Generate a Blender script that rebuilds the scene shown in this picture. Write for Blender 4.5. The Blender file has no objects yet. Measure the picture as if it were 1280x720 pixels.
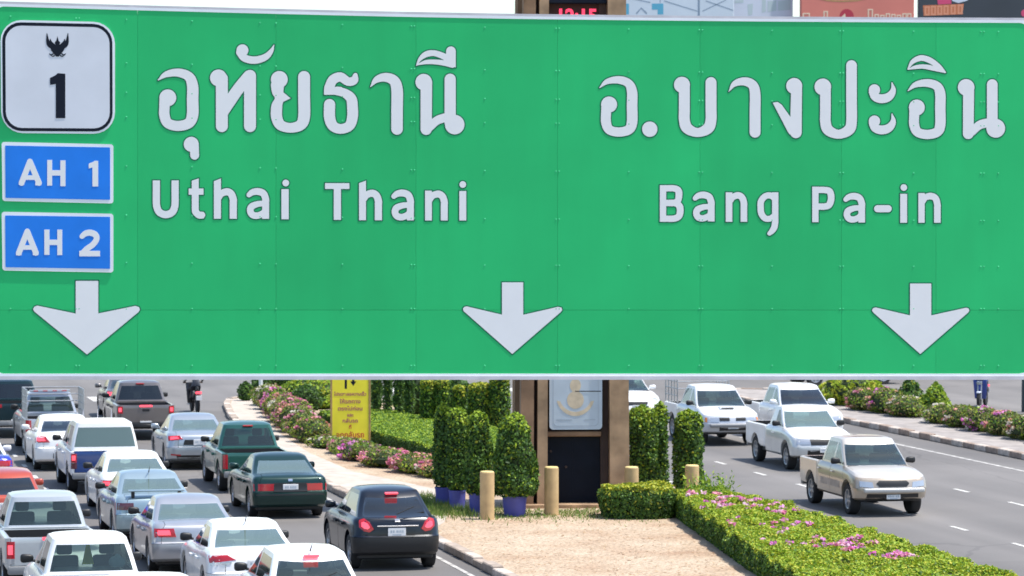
import bpy, bmesh, math, random
import numpy as np
from mathutils import Vector, Matrix
from mathutils.bvhtree import BVHTree
random.seed(7)
RNG = np.random.default_rng(11)
SC = bpy.context.scene
COL = SC.collection
R = math.radians

# ------------------------------------------------------------------ camera, sky, sun, exposure
# world: +Y runs along the road, +X to its right; the viewer stands on a footbridge 7.3 m up
cd = bpy.data.cameras.new('camera')
cam = bpy.data.objects.new('camera', cd)
COL.objects.link(cam)
cam.location = (0, 0, 7.3)
cam.rotation_euler = (R(90 - 1.3988), 0, R(-12.0766))
cd.sensor_width = 36
cd.lens = 120.94
cd.clip_start = 0.5
cd.clip_end = 6000
cd.dof.use_dof = True
cd.dof.focus_distance = 40
cd.dof.aperture_fstop = 5.6
SC.camera = cam

SUN_EL, SUN_AZ = 67.0, 108.0          # azimuth clockwise from +Y
world = bpy.data.worlds.new('World')
SC.world = world
world.use_nodes = True
wn = world.node_tree.nodes
bg = wn['Background']
sky = wn.new('ShaderNodeTexSky')
sky.sky_type = 'NISHITA'
sky.sun_disc = False
sky.sun_elevation = R(SUN_EL)
sky.sun_rotation = R(SUN_AZ)
sky.air_density = 1.0
sky.dust_density = 1.0
sky.ozone_density = 1.0
world.node_tree.links.new(sky.outputs[0], bg.inputs[0])
bg.inputs[1].default_value = 0.15
sd = bpy.data.lights.new('sun', 'SUN')
sd.energy = 4.0
sd.angle = R(0.5)
sd.color = (1.0, 0.955, 0.88)
sun = bpy.data.objects.new('sun', sd)
COL.objects.link(sun)
sv = Vector((math.sin(R(SUN_AZ)) * math.cos(R(SUN_EL)), math.cos(R(SUN_AZ)) * math.cos(R(SUN_EL)), math.sin(R(SUN_EL))))
sun.rotation_euler = sv.to_track_quat('Z', 'Y').to_euler()
sun.location = sv * 60
SC.view_settings.view_transform = 'Standard'
SC.view_settings.look = 'None'
SC.view_settings.exposure = 0.70
SC.view_settings.gamma = 1
SC.view_settings.use_curve_mapping = False

# ------------------------------------------------------------------ helpers
def link(o, parent=None):
    COL.objects.link(o)
    if parent is not None:
        o.parent = parent
    return o

def tag(o, label=None, cat=None, group=None, kind=None):
    if label: o['label'] = label
    if cat: o['category'] = cat
    if group: o['group'] = group
    if kind: o['kind'] = kind
    return o

def empty(name, loc, rz=0, label=None, cat=None, group=None):
    o = bpy.data.objects.new(name, None)
    o.empty_display_size = .3
    link(o)
    o.location = loc
    o.rotation_euler = (0, 0, rz)
    return tag(o, label, cat, group)

def obj(name, me, mats=None, parent=None, sharp=None):
    if isinstance(me, bmesh.types.BMesh):
        bm = me
        me = bpy.data.meshes.new(name)
        bm.to_mesh(me)
        bm.free()
    if mats is not None:
        if not isinstance(mats, (list, tuple)): mats = [mats]
        for i, m in enumerate(mats):
            if i < len(me.materials): me.materials[i] = m
            else: me.materials.append(m)
    if sharp is not None:
        me.shade_smooth()
        me.set_sharp_from_angle(angle=R(sharp))
    o = bpy.data.objects.new(name, me)
    return link(o, parent)

def pymesh(name, verts, faces, mats, parent=None, sharp=None, midx=None):
    me = bpy.data.meshes.new(name)
    me.from_pydata([tuple(v) for v in verts], [], [tuple(f) for f in faces])
    if midx is not None:
        me.polygons.foreach_set('material_index', np.asarray(midx, dtype=np.int32))
    me.update()
    return obj(name, me, mats, parent, sharp)

def box(bm, x0, x1, y0, y1, z0, z1, bev=0.0, seg=2):
    r = bmesh.ops.create_cube(bm, size=1)
    vs = r['verts']
    for v in vs:
        v.co = Vector(((x0 + x1) / 2 + v.co.x * (x1 - x0), (y0 + y1) / 2 + v.co.y * (y1 - y0), (z0 + z1) / 2 + v.co.z * (z1 - z0)))
    if bev > 0:
        es = list({e for v in vs for e in v.link_edges})
        bmesh.ops.bevel(bm, geom=es, offset=bev, segments=seg, affect='EDGES', profile=.5)

def boxm(*a, **k):
    bm = bmesh.new(); box(bm, *a, **k); return bm

def cyl(bm, p0, p1, r0, r1=None, n=12, cap=True):
    p0, p1 = Vector(p0), Vector(p1)
    if r1 is None: r1 = r0
    d = p1 - p0
    mat = Matrix.Translation((p0 + p1) / 2) @ d.to_track_quat('Z', 'Y').to_matrix().to_4x4()
    bmesh.ops.create_cone(bm, cap_ends=cap, segments=n, radius1=r0, radius2=r1, depth=d.length, matrix=mat)

def tube(bm, pts, r, n=8):
    for a, b in zip(pts[:-1], pts[1:]): cyl(bm, a, b, r, r, n)

def lathe(prof, n=24, axis='Z'):
    """prof: list of (radius, height)"""
    bm = bmesh.new()
    rings = []
    for (r, h) in prof:
        ring = []
        for k in range(n):
            a = 2 * math.pi * k / n
            c, s = r * math.cos(a), r * math.sin(a)
            ring.append(bm.verts.new((c, s, h) if axis == 'Z' else (h, c, s)))
        rings.append(ring)
    for a, b in zip(rings[:-1], rings[1:]):
        for k in range(n):
            bm.faces.new((a[k], a[(k + 1) % n], b[(k + 1) % n], b[k]))
    if prof[0][0] > 1e-4: bm.faces.new(rings[0][::-1])
    if prof[-1][0] > 1e-4: bm.faces.new(rings[-1])
    bmesh.ops.remove_doubles(bm, verts=bm.verts, dist=1e-5)
    bmesh.ops.recalc_face_normals(bm, faces=bm.faces)
    return bm

# ------------------------------------------------------------------ materials
def nodemat(name):
    m = bpy.data.materials.new(name)
    m.use_nodes = True
    nt = m.node_tree
    return m, nt, nt.nodes['Principled BSDF']

def plain(name, col, rough=.6, metal=0., spec=.5, coat=0., var=0., scale=6., bump=0., emit=None):
    m, nt, p = nodemat(name)
    p.inputs['Base Color'].default_value = (*col, 1)
    p.inputs['Roughness'].default_value = rough
    p.inputs['Metallic'].default_value = metal
    p.inputs['Specular IOR Level'].default_value = spec
    p.inputs['Coat Weight'].default_value = coat
    p.inputs['Coat Roughness'].default_value = .04
    if emit:
        p.inputs['Emission Color'].default_value = (*emit[0], 1)
        p.inputs['Emission Strength'].default_value = emit[1]
    if var or bump:
        tc = nt.nodes.new('ShaderNodeTexCoord')
        nz = nt.nodes.new('ShaderNodeTexNoise')
        nz.inputs['Scale'].default_value = scale
        nz.inputs['Detail'].default_value = 6
        nt.links.new(tc.outputs['Object'], nz.inputs['Vector'])
        if var:
            mr = nt.nodes.new('ShaderNodeMapRange')
            mr.inputs[1].default_value = .3; mr.inputs[2].default_value = .7
            mr.inputs[3].default_value = 1 - var; mr.inputs[4].default_value = 1 + var
            nt.links.new(nz.outputs[0], mr.inputs[0])
            mx = nt.nodes.new('ShaderNodeMix'); mx.data_type = 'RGBA'; mx.blend_type = 'MULTIPLY'
            mx.inputs[0].default_value = 1
            mx.inputs[6].default_value = (*col, 1)
            cb = nt.nodes.new('ShaderNodeCombineColor')
            for i in range(3): nt.links.new(mr.outputs[0], cb.inputs[i])
            nt.links.new(cb.outputs[0], mx.inputs[7])
            nt.links.new(mx.outputs[2], p.inputs['Base Color'])
        if bump:
            bp = nt.nodes.new('ShaderNodeBump')
            bp.inputs['Strength'].default_value = bump
            bp.inputs['Distance'].default_value = .02
            nt.links.new(nz.outputs[0], bp.inputs['Height'])
            nt.links.new(bp.outputs[0], p.inputs['Normal'])
    return m

def island(name, cols, rough=.6, transl=.25):
    """leaf material: colour picked per leaf, some light through the leaf"""
    m, nt, p = nodemat(name)
    g = nt.nodes.new('ShaderNodeNewGeometry')
    cr = nt.nodes.new('ShaderNodeValToRGB')
    cr.color_ramp.interpolation = 'LINEAR'
    el = cr.color_ramp.elements
    el[0].color = (*cols[0], 1); el[0].position = 0
    el[1].color = (*cols[-1], 1); el[1].position = 1
    for i, c in enumerate(cols[1:-1]):
        e = el.new((i + 1) / (len(cols) - 1)); e.color = (*c, 1)
    nt.links.new(g.outputs['Random Per Island'], cr.inputs[0])
    nt.links.new(cr.outputs[0], p.inputs['Base Color'])
    p.inputs['Roughness'].default_value = rough
    p.inputs['Specular IOR Level'].default_value = .35
    tr = nt.nodes.new('ShaderNodeBsdfTranslucent')
    nt.links.new(cr.outputs[0], tr.inputs[0])
    mx = nt.nodes.new('ShaderNodeMixShader'); mx.inputs[0].default_value = transl
    nt.links.new(p.outputs[0], mx.inputs[1]); nt.links.new(tr.outputs[0], mx.inputs[2])
    nt.links.new(mx.outputs[0], nt.nodes['Material Output'].inputs[0])
    return m

def asphalt_mat():
    m, nt, p = nodemat('asphalt')
    L = nt.links
    tc = nt.nodes.new('ShaderNodeTexCoord')
    def noise(scale, detail=5, stretch=None):
        n = nt.nodes.new('ShaderNodeTexNoise'); n.inputs['Scale'].default_value = scale; n.inputs['Detail'].default_value = detail
        if stretch:
            mp = nt.nodes.new('ShaderNodeMapping'); mp.inputs['Scale'].default_value = stretch
            L.new(tc.outputs['Object'], mp.inputs[0]); L.new(mp.outputs[0], n.inputs['Vector'])
        else: L.new(tc.outputs['Object'], n.inputs['Vector'])
        return n
    big = noise(.12, 4); streak = noise(1.0, 4, (1.1, .03, 1)); fine = noise(60, 3)
    # wheel tracks polished along each 3.4 m lane (period 1.7 m)
    sx = nt.nodes.new('ShaderNodeSeparateXYZ'); L.new(tc.outputs['Object'], sx.inputs[0])
    def math_(op, a, b=None):
        n = nt.nodes.new('ShaderNodeMath'); n.operation = op
        for i, v in enumerate((a, b)):
            if v is None: continue
            if isinstance(v, (int, float)): n.inputs[i].default_value = v
            else: L.new(v, n.inputs[i])
        return n.outputs[0]
    wave = math_('SINE', math_('MULTIPLY', sx.outputs[0], 2 * math.pi / 1.72))
    a = math_('MULTIPLY', math_('SUBTRACT', big.outputs[0], .5), .8)
    b = math_('MULTIPLY', math_('SUBTRACT', streak.outputs[0], .5), .5)
    c = math_('MULTIPLY', math_('SUBTRACT', fine.outputs[0], .5), .5)
    vo = nt.nodes.new('ShaderNodeTexVoronoi'); vo.feature = 'DISTANCE_TO_EDGE'; vo.inputs['Scale'].default_value = .16
    wob = noise(.9, 3)
    mxv = nt.nodes.new('ShaderNodeMix'); mxv.data_type = 'VECTOR'; mxv.inputs[0].default_value = .35
    mpv = nt.nodes.new('ShaderNodeMapping'); mpv.inputs['Scale'].default_value = (1, .55, 1)
    L.new(tc.outputs['Object'], mpv.inputs[0]); L.new(mpv.outputs[0], mxv.inputs[4]); L.new(wob.outputs['Color'], mxv.inputs[5])
    L.new(mxv.outputs[1], vo.inputs['Vector'])
    crack = math_('MULTIPLY', math_('LESS_THAN', vo.outputs['Distance'], .004), -.16)
    br = nt.nodes.new('ShaderNodeTexVoronoi'); br.distance = 'CHEBYCHEV'; br.inputs['Scale'].default_value = .11
    L.new(mpv.outputs[0], br.inputs['Vector'])
    sc_ = nt.nodes.new('ShaderNodeSeparateColor'); L.new(br.outputs['Color'], sc_.inputs[0])
    patch_ = math_('MULTIPLY', math_('SUBTRACT', sc_.outputs[0], .5), .16)
    oil = math_('MULTIPLY', math_('POWER', math_('ABSOLUTE', math_('SINE', math_('MULTIPLY', math_('ADD', sx.outputs[0], -6.75 + 1.75 - .3), math.pi / 3.45))), 6), -.14)
    oiln = math_('MULTIPLY', oil, math_('MULTIPLY', streak.outputs[0], 1.8))
    s = math_('ADD', math_('ADD', a, b), math_('ADD', c, math_('MULTIPLY', wave, .05)))
    s = math_('ADD', math_('ADD', s, crack), math_('ADD', patch_, oiln))
    f = math_('ADD', s, 1.0)
    mx = nt.nodes.new('ShaderNodeMix'); mx.data_type = 'RGBA'; mx.blend_type = 'MULTIPLY'; mx.inputs[0].default_value = 1
    mx.inputs[6].default_value = (.155, .144, .135, 1)
    cb = nt.nodes.new('ShaderNodeCombineColor')
    for i in range(3): L.new(f, cb.inputs[i])
    L.new(cb.outputs[0], mx.inputs[7]); L.new(mx.outputs[2], p.inputs['Base Color'])
    p.inputs['Roughness'].default_value = .75
    bp = nt.nodes.new('ShaderNodeBump'); bp.inputs['Strength'].default_value = .25; bp.inputs['Distance'].default_value = .01
    L.new(fine.outputs[0], bp.inputs['Height']); L.new(bp.outputs[0], p.inputs['Normal'])
    return m

def soil_mat():
    m, nt, p = nodemat('dry_soil')
    L = nt.links
    tc = nt.nodes.new('ShaderNodeTexCoord')
    n1 = nt.nodes.new('ShaderNodeTexNoise'); n1.inputs['Scale'].default_value = .55; n1.inputs['Detail'].default_value = 6
    n2 = nt.nodes.new('ShaderNodeTexNoise'); n2.inputs['Scale'].default_value = 14; n2.inputs['Detail'].default_value = 5
    for n in (n1, n2): L.new(tc.outputs['Object'], n.inputs['Vector'])
    r1 = nt.nodes.new('ShaderNodeValToRGB')
    e = r1.color_ramp.elements
    e[0].position = .3; e[0].color = (.34, .225, .145, 1)
    e[1].position = .62; e[1].color = (.455, .36, .26, 1)
    k = e.new(.45); k.color = (.41, .305, .21, 1)
    L.new(n1.outputs[0], r1.inputs[0])
    r2 = nt.nodes.new('ShaderNodeMapRange'); r2.inputs[1].default_value = .3; r2.inputs[2].default_value = .7; r2.inputs[3].default_value = .65; r2.inputs[4].default_value = 1.3
    L.new(n2.outputs[0], r2.inputs[0])
    cb = nt.nodes.new('ShaderNodeCombineColor')
    for i in range(3): L.new(r2.outputs[0], cb.inputs[i])
    mx = nt.nodes.new('ShaderNodeMix'); mx.data_type = 'RGBA'; mx.blend_type = 'MULTIPLY'; mx.inputs[0].default_value = 1
    L.new(r1.outputs[0], mx.inputs[6]); L.new(cb.outputs[0], mx.inputs[7]); L.new(mx.outputs[2], p.inputs['Base Color'])
    p.inputs['Roughness'].default_value = .95
    bp = nt.nodes.new('ShaderNodeBump'); bp.inputs['Strength'].default_value = .8; bp.inputs['Distance'].default_value = .04
    L.new(n2.outputs[0], bp.inputs['Height']); L.new(bp.outputs[0], p.inputs['Normal'])
    return m

def panel_mat():
    m, nt, p = nodemat('green_sheeting')
    L = nt.links
    tc = nt.nodes.new('ShaderNodeTexCoord')
    n1 = nt.nodes.new('ShaderNodeTexNoise'); n1.inputs['Scale'].default_value = 1.1; n1.inputs['Detail'].default_value = 3
    mp = nt.nodes.new('ShaderNodeMapping'); mp.inputs['Scale'].default_value = (6, 6, .7)
    n2 = nt.nodes.new('ShaderNodeTexNoise'); n2.inputs['Scale'].default_value = 1.0; n2.inputs['Detail'].default_value = 4
    L.new(tc.outputs['Object'], n1.inputs['Vector']); L.new(tc.outputs['Object'], mp.inputs[0]); L.new(mp.outputs[0], n2.inputs['Vector'])
    oi = nt.nodes.new('ShaderNodeObjectInfo')
    def ma(op, a, b):
        n = nt.nodes.new('ShaderNodeMath'); n.operation = op
        for i, v in enumerate((a, b)):
            if isinstance(v, (int, float)): n.inputs[i].default_value = v
            else: L.new(v, n.inputs[i])
        return n.outputs[0]
    s = ma('ADD', ma('MULTIPLY', ma('SUBTRACT', n1.outputs[0], .5), .30), ma('MULTIPLY', ma('SUBTRACT', n2.outputs[0], .5), .12))
    s = ma('ADD', s, ma('MULTIPLY', ma('SUBTRACT', oi.outputs['Random'], .5), .10))
    s = ma('ADD', s, 1.0)
    cb = nt.nodes.new('ShaderNodeCombineColor')
    for i in range(3): L.new(s, cb.inputs[i])
    mx = nt.nodes.new('ShaderNodeMix'); mx.data_type = 'RGBA'; mx.blend_type = 'MULTIPLY'; mx.inputs[0].default_value = 1
    mx.inputs[6].default_value = (.017, .50, .155, 1)
    L.new(cb.outputs[0], mx.inputs[7]); L.new(mx.outputs[2], p.inputs['Base Color'])
    p.inputs['Roughness'].default_value = .55
    p.inputs['Specular IOR Level'].default_value = .3
    return m

def glass_mat(name, tint, film, fil_col, ior=1.6):
    m, nt, p = nodemat(name)
    L = nt.links
    p.inputs['Base Color'].default_value = (*fil_col, 1)
    p.inputs['Roughness'].default_value = .03
    p.inputs['IOR'].default_value = 1.5
    tr = nt.nodes.new('ShaderNodeBsdfTransparent'); tr.inputs[0].default_value = (*tint, 1)
    gl = nt.nodes.new('ShaderNodeBsdfGlossy'); gl.inputs['Roughness'].default_value = .03
    gl.inputs['Color'].default_value = (1, 1, 1, 1)
    fr = nt.nodes.new('ShaderNodeFresnel'); fr.inputs[0].default_value = ior
    m1 = nt.nodes.new('ShaderNodeMixShader'); m1.inputs[0].default_value = film
    L.new(tr.outputs[0], m1.inputs[1]); L.new(p.outputs[0], m1.inputs[2])
    m2 = nt.nodes.new('ShaderNodeMixShader')
    L.new(fr.outputs[0], m2.inputs[0]); L.new(m1.outputs[0], m2.inputs[1]); L.new(gl.outputs[0], m2.inputs[2])
    L.new(m2.outputs[0], nt.nodes['Material Output'].inputs[0])
    return m

_paint = {}
def paint(col, metal=0., rough=.28):
    k = (col, metal)
    if k not in _paint:
        _paint[k] = plain('car_paint', col, rough, metal, .5 if max(col) > .1 else .3, .6 if max(col) > .1 else .5, var=.06, scale=2.)
    return _paint[k]

M = {}
M['asphalt'] = asphalt_mat()
M['soil'] = soil_mat()
M['panel'] = panel_mat()
M['line'] = plain('road_paint', (.50, .49, .46), .8, var=.4, scale=7.)
M['concrete'] = plain('pale_concrete', (.45, .39, .33), .9, var=.18, scale=2.5, bump=.3)
M['grey_concrete'] = plain('grey_concrete', (.30, .27, .25), .9, var=.25, scale=2.5, bump=.3)
M['kerb_cream'] = plain('kerb_cream', (.48, .41, .35), .9, var=.25, scale=5., bump=.3)
M['kerb_brown'] = plain('kerb_brown', (.29, .22, .175), .9, var=.25, scale=5., bump=.3)
M['kerb_grey'] = plain('kerb_grey', (.33, .27, .22), .9, var=.3, scale=4., bump=.4)
M['letter'] = plain('white_sheeting', (.82, .82, .825), .6, spec=.2, var=.015, scale=7.)
M['letter_edge'] = plain('letter_backing', (.012, .17, .085), .6, spec=.2)
M['border'] = plain('border_sheeting', (.82, .86, .90), .55, var=.06, scale=2.)
M['frame'] = plain('sign_frame', (.60, .58, .62), .5, var=.12, scale=5.)
M['blue'] = plain('blue_sheeting', (.016, .215, .80), .5, spec=.25, var=.08, scale=3.)
M['ink'] = plain('black_ink', (.006, .010, .022), .6, spec=.2)
M['shieldwhite'] = plain('shield_white', (.70, .72, .78), .6, spec=.2, var=.05, scale=3.)
M['rivet'] = plain('rivet', (.06, .58, .26), .5, var=.2, scale=20)
M['steel'] = plain('galvanised_steel', (.42, .43, .44), .45, .7, var=.15, scale=4)
M['black'] = plain('black_plastic', (.012, .013, .015), .5)
M['rubber'] = plain('tyre_rubber', (.018, .018, .019), .85)
M['rim'] = plain('alloy_rim', (.45, .46, .48), .35, .7)
M['dark'] = plain('cabin_dark', (.03, .03, .032), .8)
M['seat'] = plain('seat_cloth', (.10, .097, .092), .9)
M['seatlight'] = plain('seat_cloth_beige', (.25, .22, .19), .9)
M['glass'] = glass_mat('window_glass', (.42, .55, .50), .30, (.05, .08, .07), 1.6)
M['glass_clear'] = glass_mat('window_glass_clear', (.78, .84, .80), .08, (.05, .06, .06), 1.5)
M['glass_pale'] = glass_mat('window_glass_pale', (.35, .45, .42), .50, (.20, .29, .26), 1.65)  # pale green film colour also paints in the reflected sky
M['glass_dark'] = glass_mat('window_glass_dark', (.12, .16, .16), .6, (.010, .015, .018), 1.5)
M['lamp_red'] = plain('red_lens', (.42, .012, .022), .18, coat=.6)
M['lamp_on'] = plain('red_lens_lit', (.6, .02, .05), .2, coat=.4, emit=((1, .10, .14), 1.0))
M['lamp_clear'] = plain('clear_lens', (.50, .52, .55), .15, .5, coat=.8)
M['lamp_dark'] = plain('smoked_lens', (.10, .02, .03), .15, coat=.8)
M['amber'] = plain('amber_lens', (.7, .22, .03), .2, coat=.6)
M['plate'] = plain('number_plate', (.72, .72, .72), .5)
M['chrome'] = plain('chrome', (.7, .71, .72), .15, 1.)
M['bumper_grey'] = plain('grey_bumper', (.22, .225, .23), .45)
M['bumper_silver'] = plain('silver_bumper', (.48, .48, .47), .35, .25)
M['bedliner'] = plain('bed_liner', (.02, .02, .022), .75)
M['sticker'] = plain('sticker', (.75, .78, .85), .6)
M['yellow'] = plain('yellow_board', (.86, .74, .035), .55, var=.06, scale=3)
M['redprint'] = plain('red_print', (.50, .03, .03), .6)
M['purpleprint'] = plain('violet_print', (.38, .09, .12), .6)
M['wood'] = plain('board_frame', (.38, .25, .10), .8, var=.2)
M['terracotta'] = plain('tower_stone', (.265, .158, .092), .85, var=.4, scale=1.6, bump=.25)
M['tower_pale'] = plain('tower_pilaster', (.36, .235, .140), .85, var=.4, scale=1.8, bump=.25)
M['tower_dark'] = plain('tower_recess', (.055, .036, .030), .9, var=.2, scale=2)  # darkened colour paints shade into the gaps of the tower
M['door_dark'] = plain('dark_door', (.005, .008, .016), .6, spec=.15, var=.2, scale=2)
M['paleblue'] = plain('pale_blue_board', (.46, .53, .60), .5, var=.06, scale=3)
M['faded_orange'] = plain('faded_orange_print', (.60, .49, .35), .6, var=.15, scale=6)
M['faded_grey'] = plain('faded_grey_print', (.38, .44, .50), .6)
M['bollard'] = plain('bollard_paint', (.52, .365, .18), .8, var=.15, scale=4, bump=.1)
M['bollard_top'] = plain('bollard_top', (.66, .52, .22), .8, var=.15, scale=5)
M['pot'] = plain('blue_pot', (.072, .080, .34), .5, var=.12, scale=4)
M['led'] = plain('red_led', (.3, .01, .03), .5, emit=((1., .05, .12), .9))
M['bark'] = plain('bark', (.06, .045, .035), .9, var=.3, bump=.5)
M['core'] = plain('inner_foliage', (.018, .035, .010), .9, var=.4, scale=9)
M['leaf_dark'] = island('leaf_dark', [(.022, .060, .012), (.040, .095, .020), (.070, .150, .028), (.10, .19, .04)])
M['leaf_mid'] = island('leaf_mid', [(.06, .14, .018), (.085, .18, .022), (.12, .235, .028), (.15, .27, .04)])
M['leaf_light'] = island('leaf_light', [(.20, .33, .022), (.27, .40, .026), (.33, .44, .03), (.38, .46, .04)])
M['leaf_gold'] = island('leaf_gold', [(.26, .34, .02), (.42, .44, .03), (.55, .52, .05), (.30, .36, .04)])
M['leaf_olive'] = island('leaf_olive', [(.10, .12, .03), (.20, .19, .06), (.30, .25, .09), (.16, .17, .05)])
M['bract_pink'] = island('bract_pink', [(.62, .10, .28), (.78, .28, .46), (.82, .45, .50), (.60, .16, .25)], transl=.35)
M['bract_magenta'] = island('bract_magenta', [(.66, .10, .46), (.78, .26, .62), (.80, .42, .66)], transl=.35)
M['bract_pale'] = island('bract_pale', [(.78, .40, .62), (.82, .55, .70), (.80, .48, .60)], transl=.35)
M['bract_coral'] = island('bract_coral', [(.75, .25, .22), (.80, .45, .36), (.70, .35, .22)], transl=.35)
M['bract_white'] = island('bract_white', [(.72, .66, .55), (.80, .74, .66), (.66, .62, .45)], transl=.35)
M['grass'] = island('grass_blades', [(.08, .16, .025), (.14, .23, .04), (.28, .30, .09)])
M['litter'] = island('dry_leaves', [(.30, .16, .07), (.45, .30, .16), (.58, .45, .28), (.20, .10, .05)])

# ------------------------------------------------------------------ ground, roads, islands
def sheet(name, poly, z, mat):
    bm = bmesh.new()
    bm.faces.new([bm.verts.new((x, y, z)) for x, y in poly])
    o = obj(name, bm, mat)
    o['kind'] = 'structure'
    return o

def slab(name, poly, z0, z1, mat):
    bm = bmesh.new()
    n = len(poly)
    a = [bm.verts.new((x, y, z0)) for x, y in poly]
    b = [bm.verts.new((x, y, z1)) for x, y in poly]
    bm.faces.new(b)
    for i in range(n): bm.faces.new((a[i], a[(i + 1) % n], b[(i + 1) % n], b[i]))
    bmesh.ops.recalc_face_normals(bm, faces=bm.faces)
    o = obj(name, bm, mat)
    o['kind'] = 'structure'
    return o

M['earth'] = plain('far_ground', (.16, .17, .08), .95, var=.35, scale=.06)
sheet('ground', [(-2500, -2500), (2500, -2500), (2500, 2500), (-2500, 2500)], -.012, M['earth'])
sheet('road', [(-9, -120), (62, -120), (62, 700), (-9, 700)], 0, M['asphalt'])

# the two islands: boundary polygons (counter-clockwise seen from above)
MEDIAN = [(22.35, -60), (22.35, 118), (22.0, 122), (20.9, 125.6), (19.0, 127.6), (17.3, 127.7), (16.3, 126.0), (15.75, 122.5), (15.2, 117),
          (14.45, 108), (14.0, 98), (13.85, 88), (13.85, -60)]
VERGE = [(38.9, -60), (38.9, 120), (38.3, 126), (37.2, 128.6), (36.0, 128.6), (35.2, 126), (34.9, 121), (34.9, -60)]
med = slab('median_island', MEDIAN, -.01, .125, M['soil'])
verge = slab('verge_island', VERGE, -.01, .125, M['grey_concrete'])

def kerb_run(parent, pts, y0, y1, step, mats, name='kerb_stone', wid=.24, h=.16):
    """separate kerb stones laid along a polyline of the island edge"""
    seg = []
    for a, b in zip(pts[:-1], pts[1:]):
        seg.append((Vector((a[0], a[1], 0)), Vector((b[0], b[1], 0))))
    acc = []
    for a, b in seg:
        L = (b - a).length
        n = max(1, int(L / .25))
        for i in range(n): acc.append(a + (b - a) * i / n)
    acc.append(seg[-1][1])
    out = []; cur = acc[0]; k = 0
    meshes = {}
    for q in acc[1:]:
        if (q - cur).length >= step:
            if y0 <= (q.y + cur.y) / 2 <= y1:
                d = (q - cur); L = d.length
                mat = mats[k % len(mats)]
                key = (mat.name, k % 3)
                if key not in meshes:
                    bm = boxm(0, 1, -wid / 2 + .002 * (k % 3), wid / 2 + .003 * (k % 3), 0, h + .006 * (k % 3), .02, 1)
                    me = bpy.data.meshes.new(name); bm.to_mesh(me); bm.free(); me.materials.append(mat)
                    meshes[key] = me
                o = bpy.data.objects.new(name, meshes[key]); link(o, parent)
                o.location = cur
                o.scale = (L - random.uniform(.012, .05), random.uniform(.93, 1.08), random.uniform(.88, 1.12))
                o.rotation_euler = (random.uniform(-.04, .04), random.uniform(-.012, .012), math.atan2(d.y, d.x) + random.uniform(-.012, .012))
            cur = q; k += 1

kerb_run(med, [(13.85, 58)] + [p for p in MEDIAN[::-1] if p[1] > 80][:-1] + [(22.35, 112)], 58, 129, 1.0, [M['kerb_grey'], M['kerb_cream'], M['kerb_grey']])
kerb_run(verge, [(34.9, 84), (34.9, 121), (35.2, 126), (36.0, 128.6), (37.2, 128.6), (38.3, 126), (38.9, 120)], 84, 130, .9, [M['kerb_cream'], M['kerb_brown']], h=.17)

# pale paving strip behind the kerb and round the nose
pav = [(14.0, 74), (14.0, 88), (14.13, 98), (14.58, 108), (15.33, 117), (15.88, 122.4), (16.4, 125.8), (17.4, 127.5), (19, 127.4), (20.7, 125.4), (21.6, 122),
       (20.6, 122.0), (19.6, 124.0), (18.2, 124.8), (17.3, 123.6), (16.75, 121.5), (16.2, 116.8), (15.45, 108), (15.0, 98), (15.1, 91), (16.2, 85), (15.9, 81), (14.7, 76)]
sheet('paved_strip', pav, .131, M['concrete'])
# carriageway paint: one dash every 4 m, solid edge lines
bm = bmesh.new()
for X in (6.75, 10.25):
    for k in range(12, 32): box(bm, X - .06, X + .06, 4 * k, 4 * k + 1, .004, .006)
for X, o_ in ((26.0, .9), (29.5, 2.6)):
    for k in range(12, 32): box(bm, X - .06, X + .06, 4 * k + o_, 4 * k + o_ + 1.1, .004, .006)
o = obj('lane_dashes', bm, M['line']); o['kind'] = 'structure'
bm = bmesh.new()
box(bm, 13.28, 13.38, 40, 118, .004, .006)
box(bm, 33.22, 33.36, 60, 121, .004, .006)
box(bm, 22.9, 23.02, 40, 118, .004, .006)
box(bm, 3.1, 3.22, 40, 118, .004, .006)
o = obj('edge_lines', bm, plain('worn_road_paint', (.40, .385, .36), .8, var=.5, scale=3.)); o['kind'] = 'structure'
bm = bmesh.new()
for k in range(9): box(bm, 3.4 + k * 1.15, 3.9 + k * 1.15, 127.5, 130.5, .004, .006)
for k in range(9): box(bm, 23.4 + k * 1.15, 23.9 + k * 1.15, 131, 134, .004, .006)
o = obj('crossing_stripes', bm, M['line']); o['kind'] = 'structure'
# brown pine-straw coloured spill near hedge and litter on the bare soil
def scatter_flat(n, poly_fn, size, z):
    vs = []; fs = []
    while len(fs) < n:
        x, y = poly_fn()
        a = random.uniform(0, 6.28); s = size * random.uniform(.5, 1.3); t = random.uniform(-.5, .5)
        c, q = math.cos(a) * s, math.sin(a) * s
        i = len(vs)
        zz = z + random.uniform(.004, .02)
        vs += [(x - c, y - q, zz), (x + q * .4, y - c * .4, zz + t * s * .4), (x + c, y + q, zz + t * s * .3), (x - q * .4, y + c * .4, zz)]
        fs.append((i, i + 1, i + 2, i + 3))
    return vs, fs
def soilpt():
    y = random.uniform(60, 84)
    return random.uniform(14.1, 20 - (78 - y) * .12), y
vs, fs = scatter_flat(3200, soilpt, .04, .127)
o = pymesh('leaf_litter', vs, fs, M['litter']); o['kind'] = 'stuff'
tag(o, 'dry leaves and straw scattered over the bare soil', 'leaf litter')

# ------------------------------------------------------------------ overhead sign
# local axes of the sign: u along the face, v up, w towards the viewer; image pixels projected onto the sign plane -> metres
HS = (6.680696, 0, 0, .002338, -6.625481, 0, -.029399, -.005675)
def S(x, y):
    X, Y = (x - 640) / 1000, (y - 243) / 1000
    d = HS[6] * X + HS[7] * Y + 1
    return (HS[0] * X + HS[1] * Y + HS[2]) / d, (HS[3] * X + HS[4] * Y + HS[5]) / d

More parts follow.
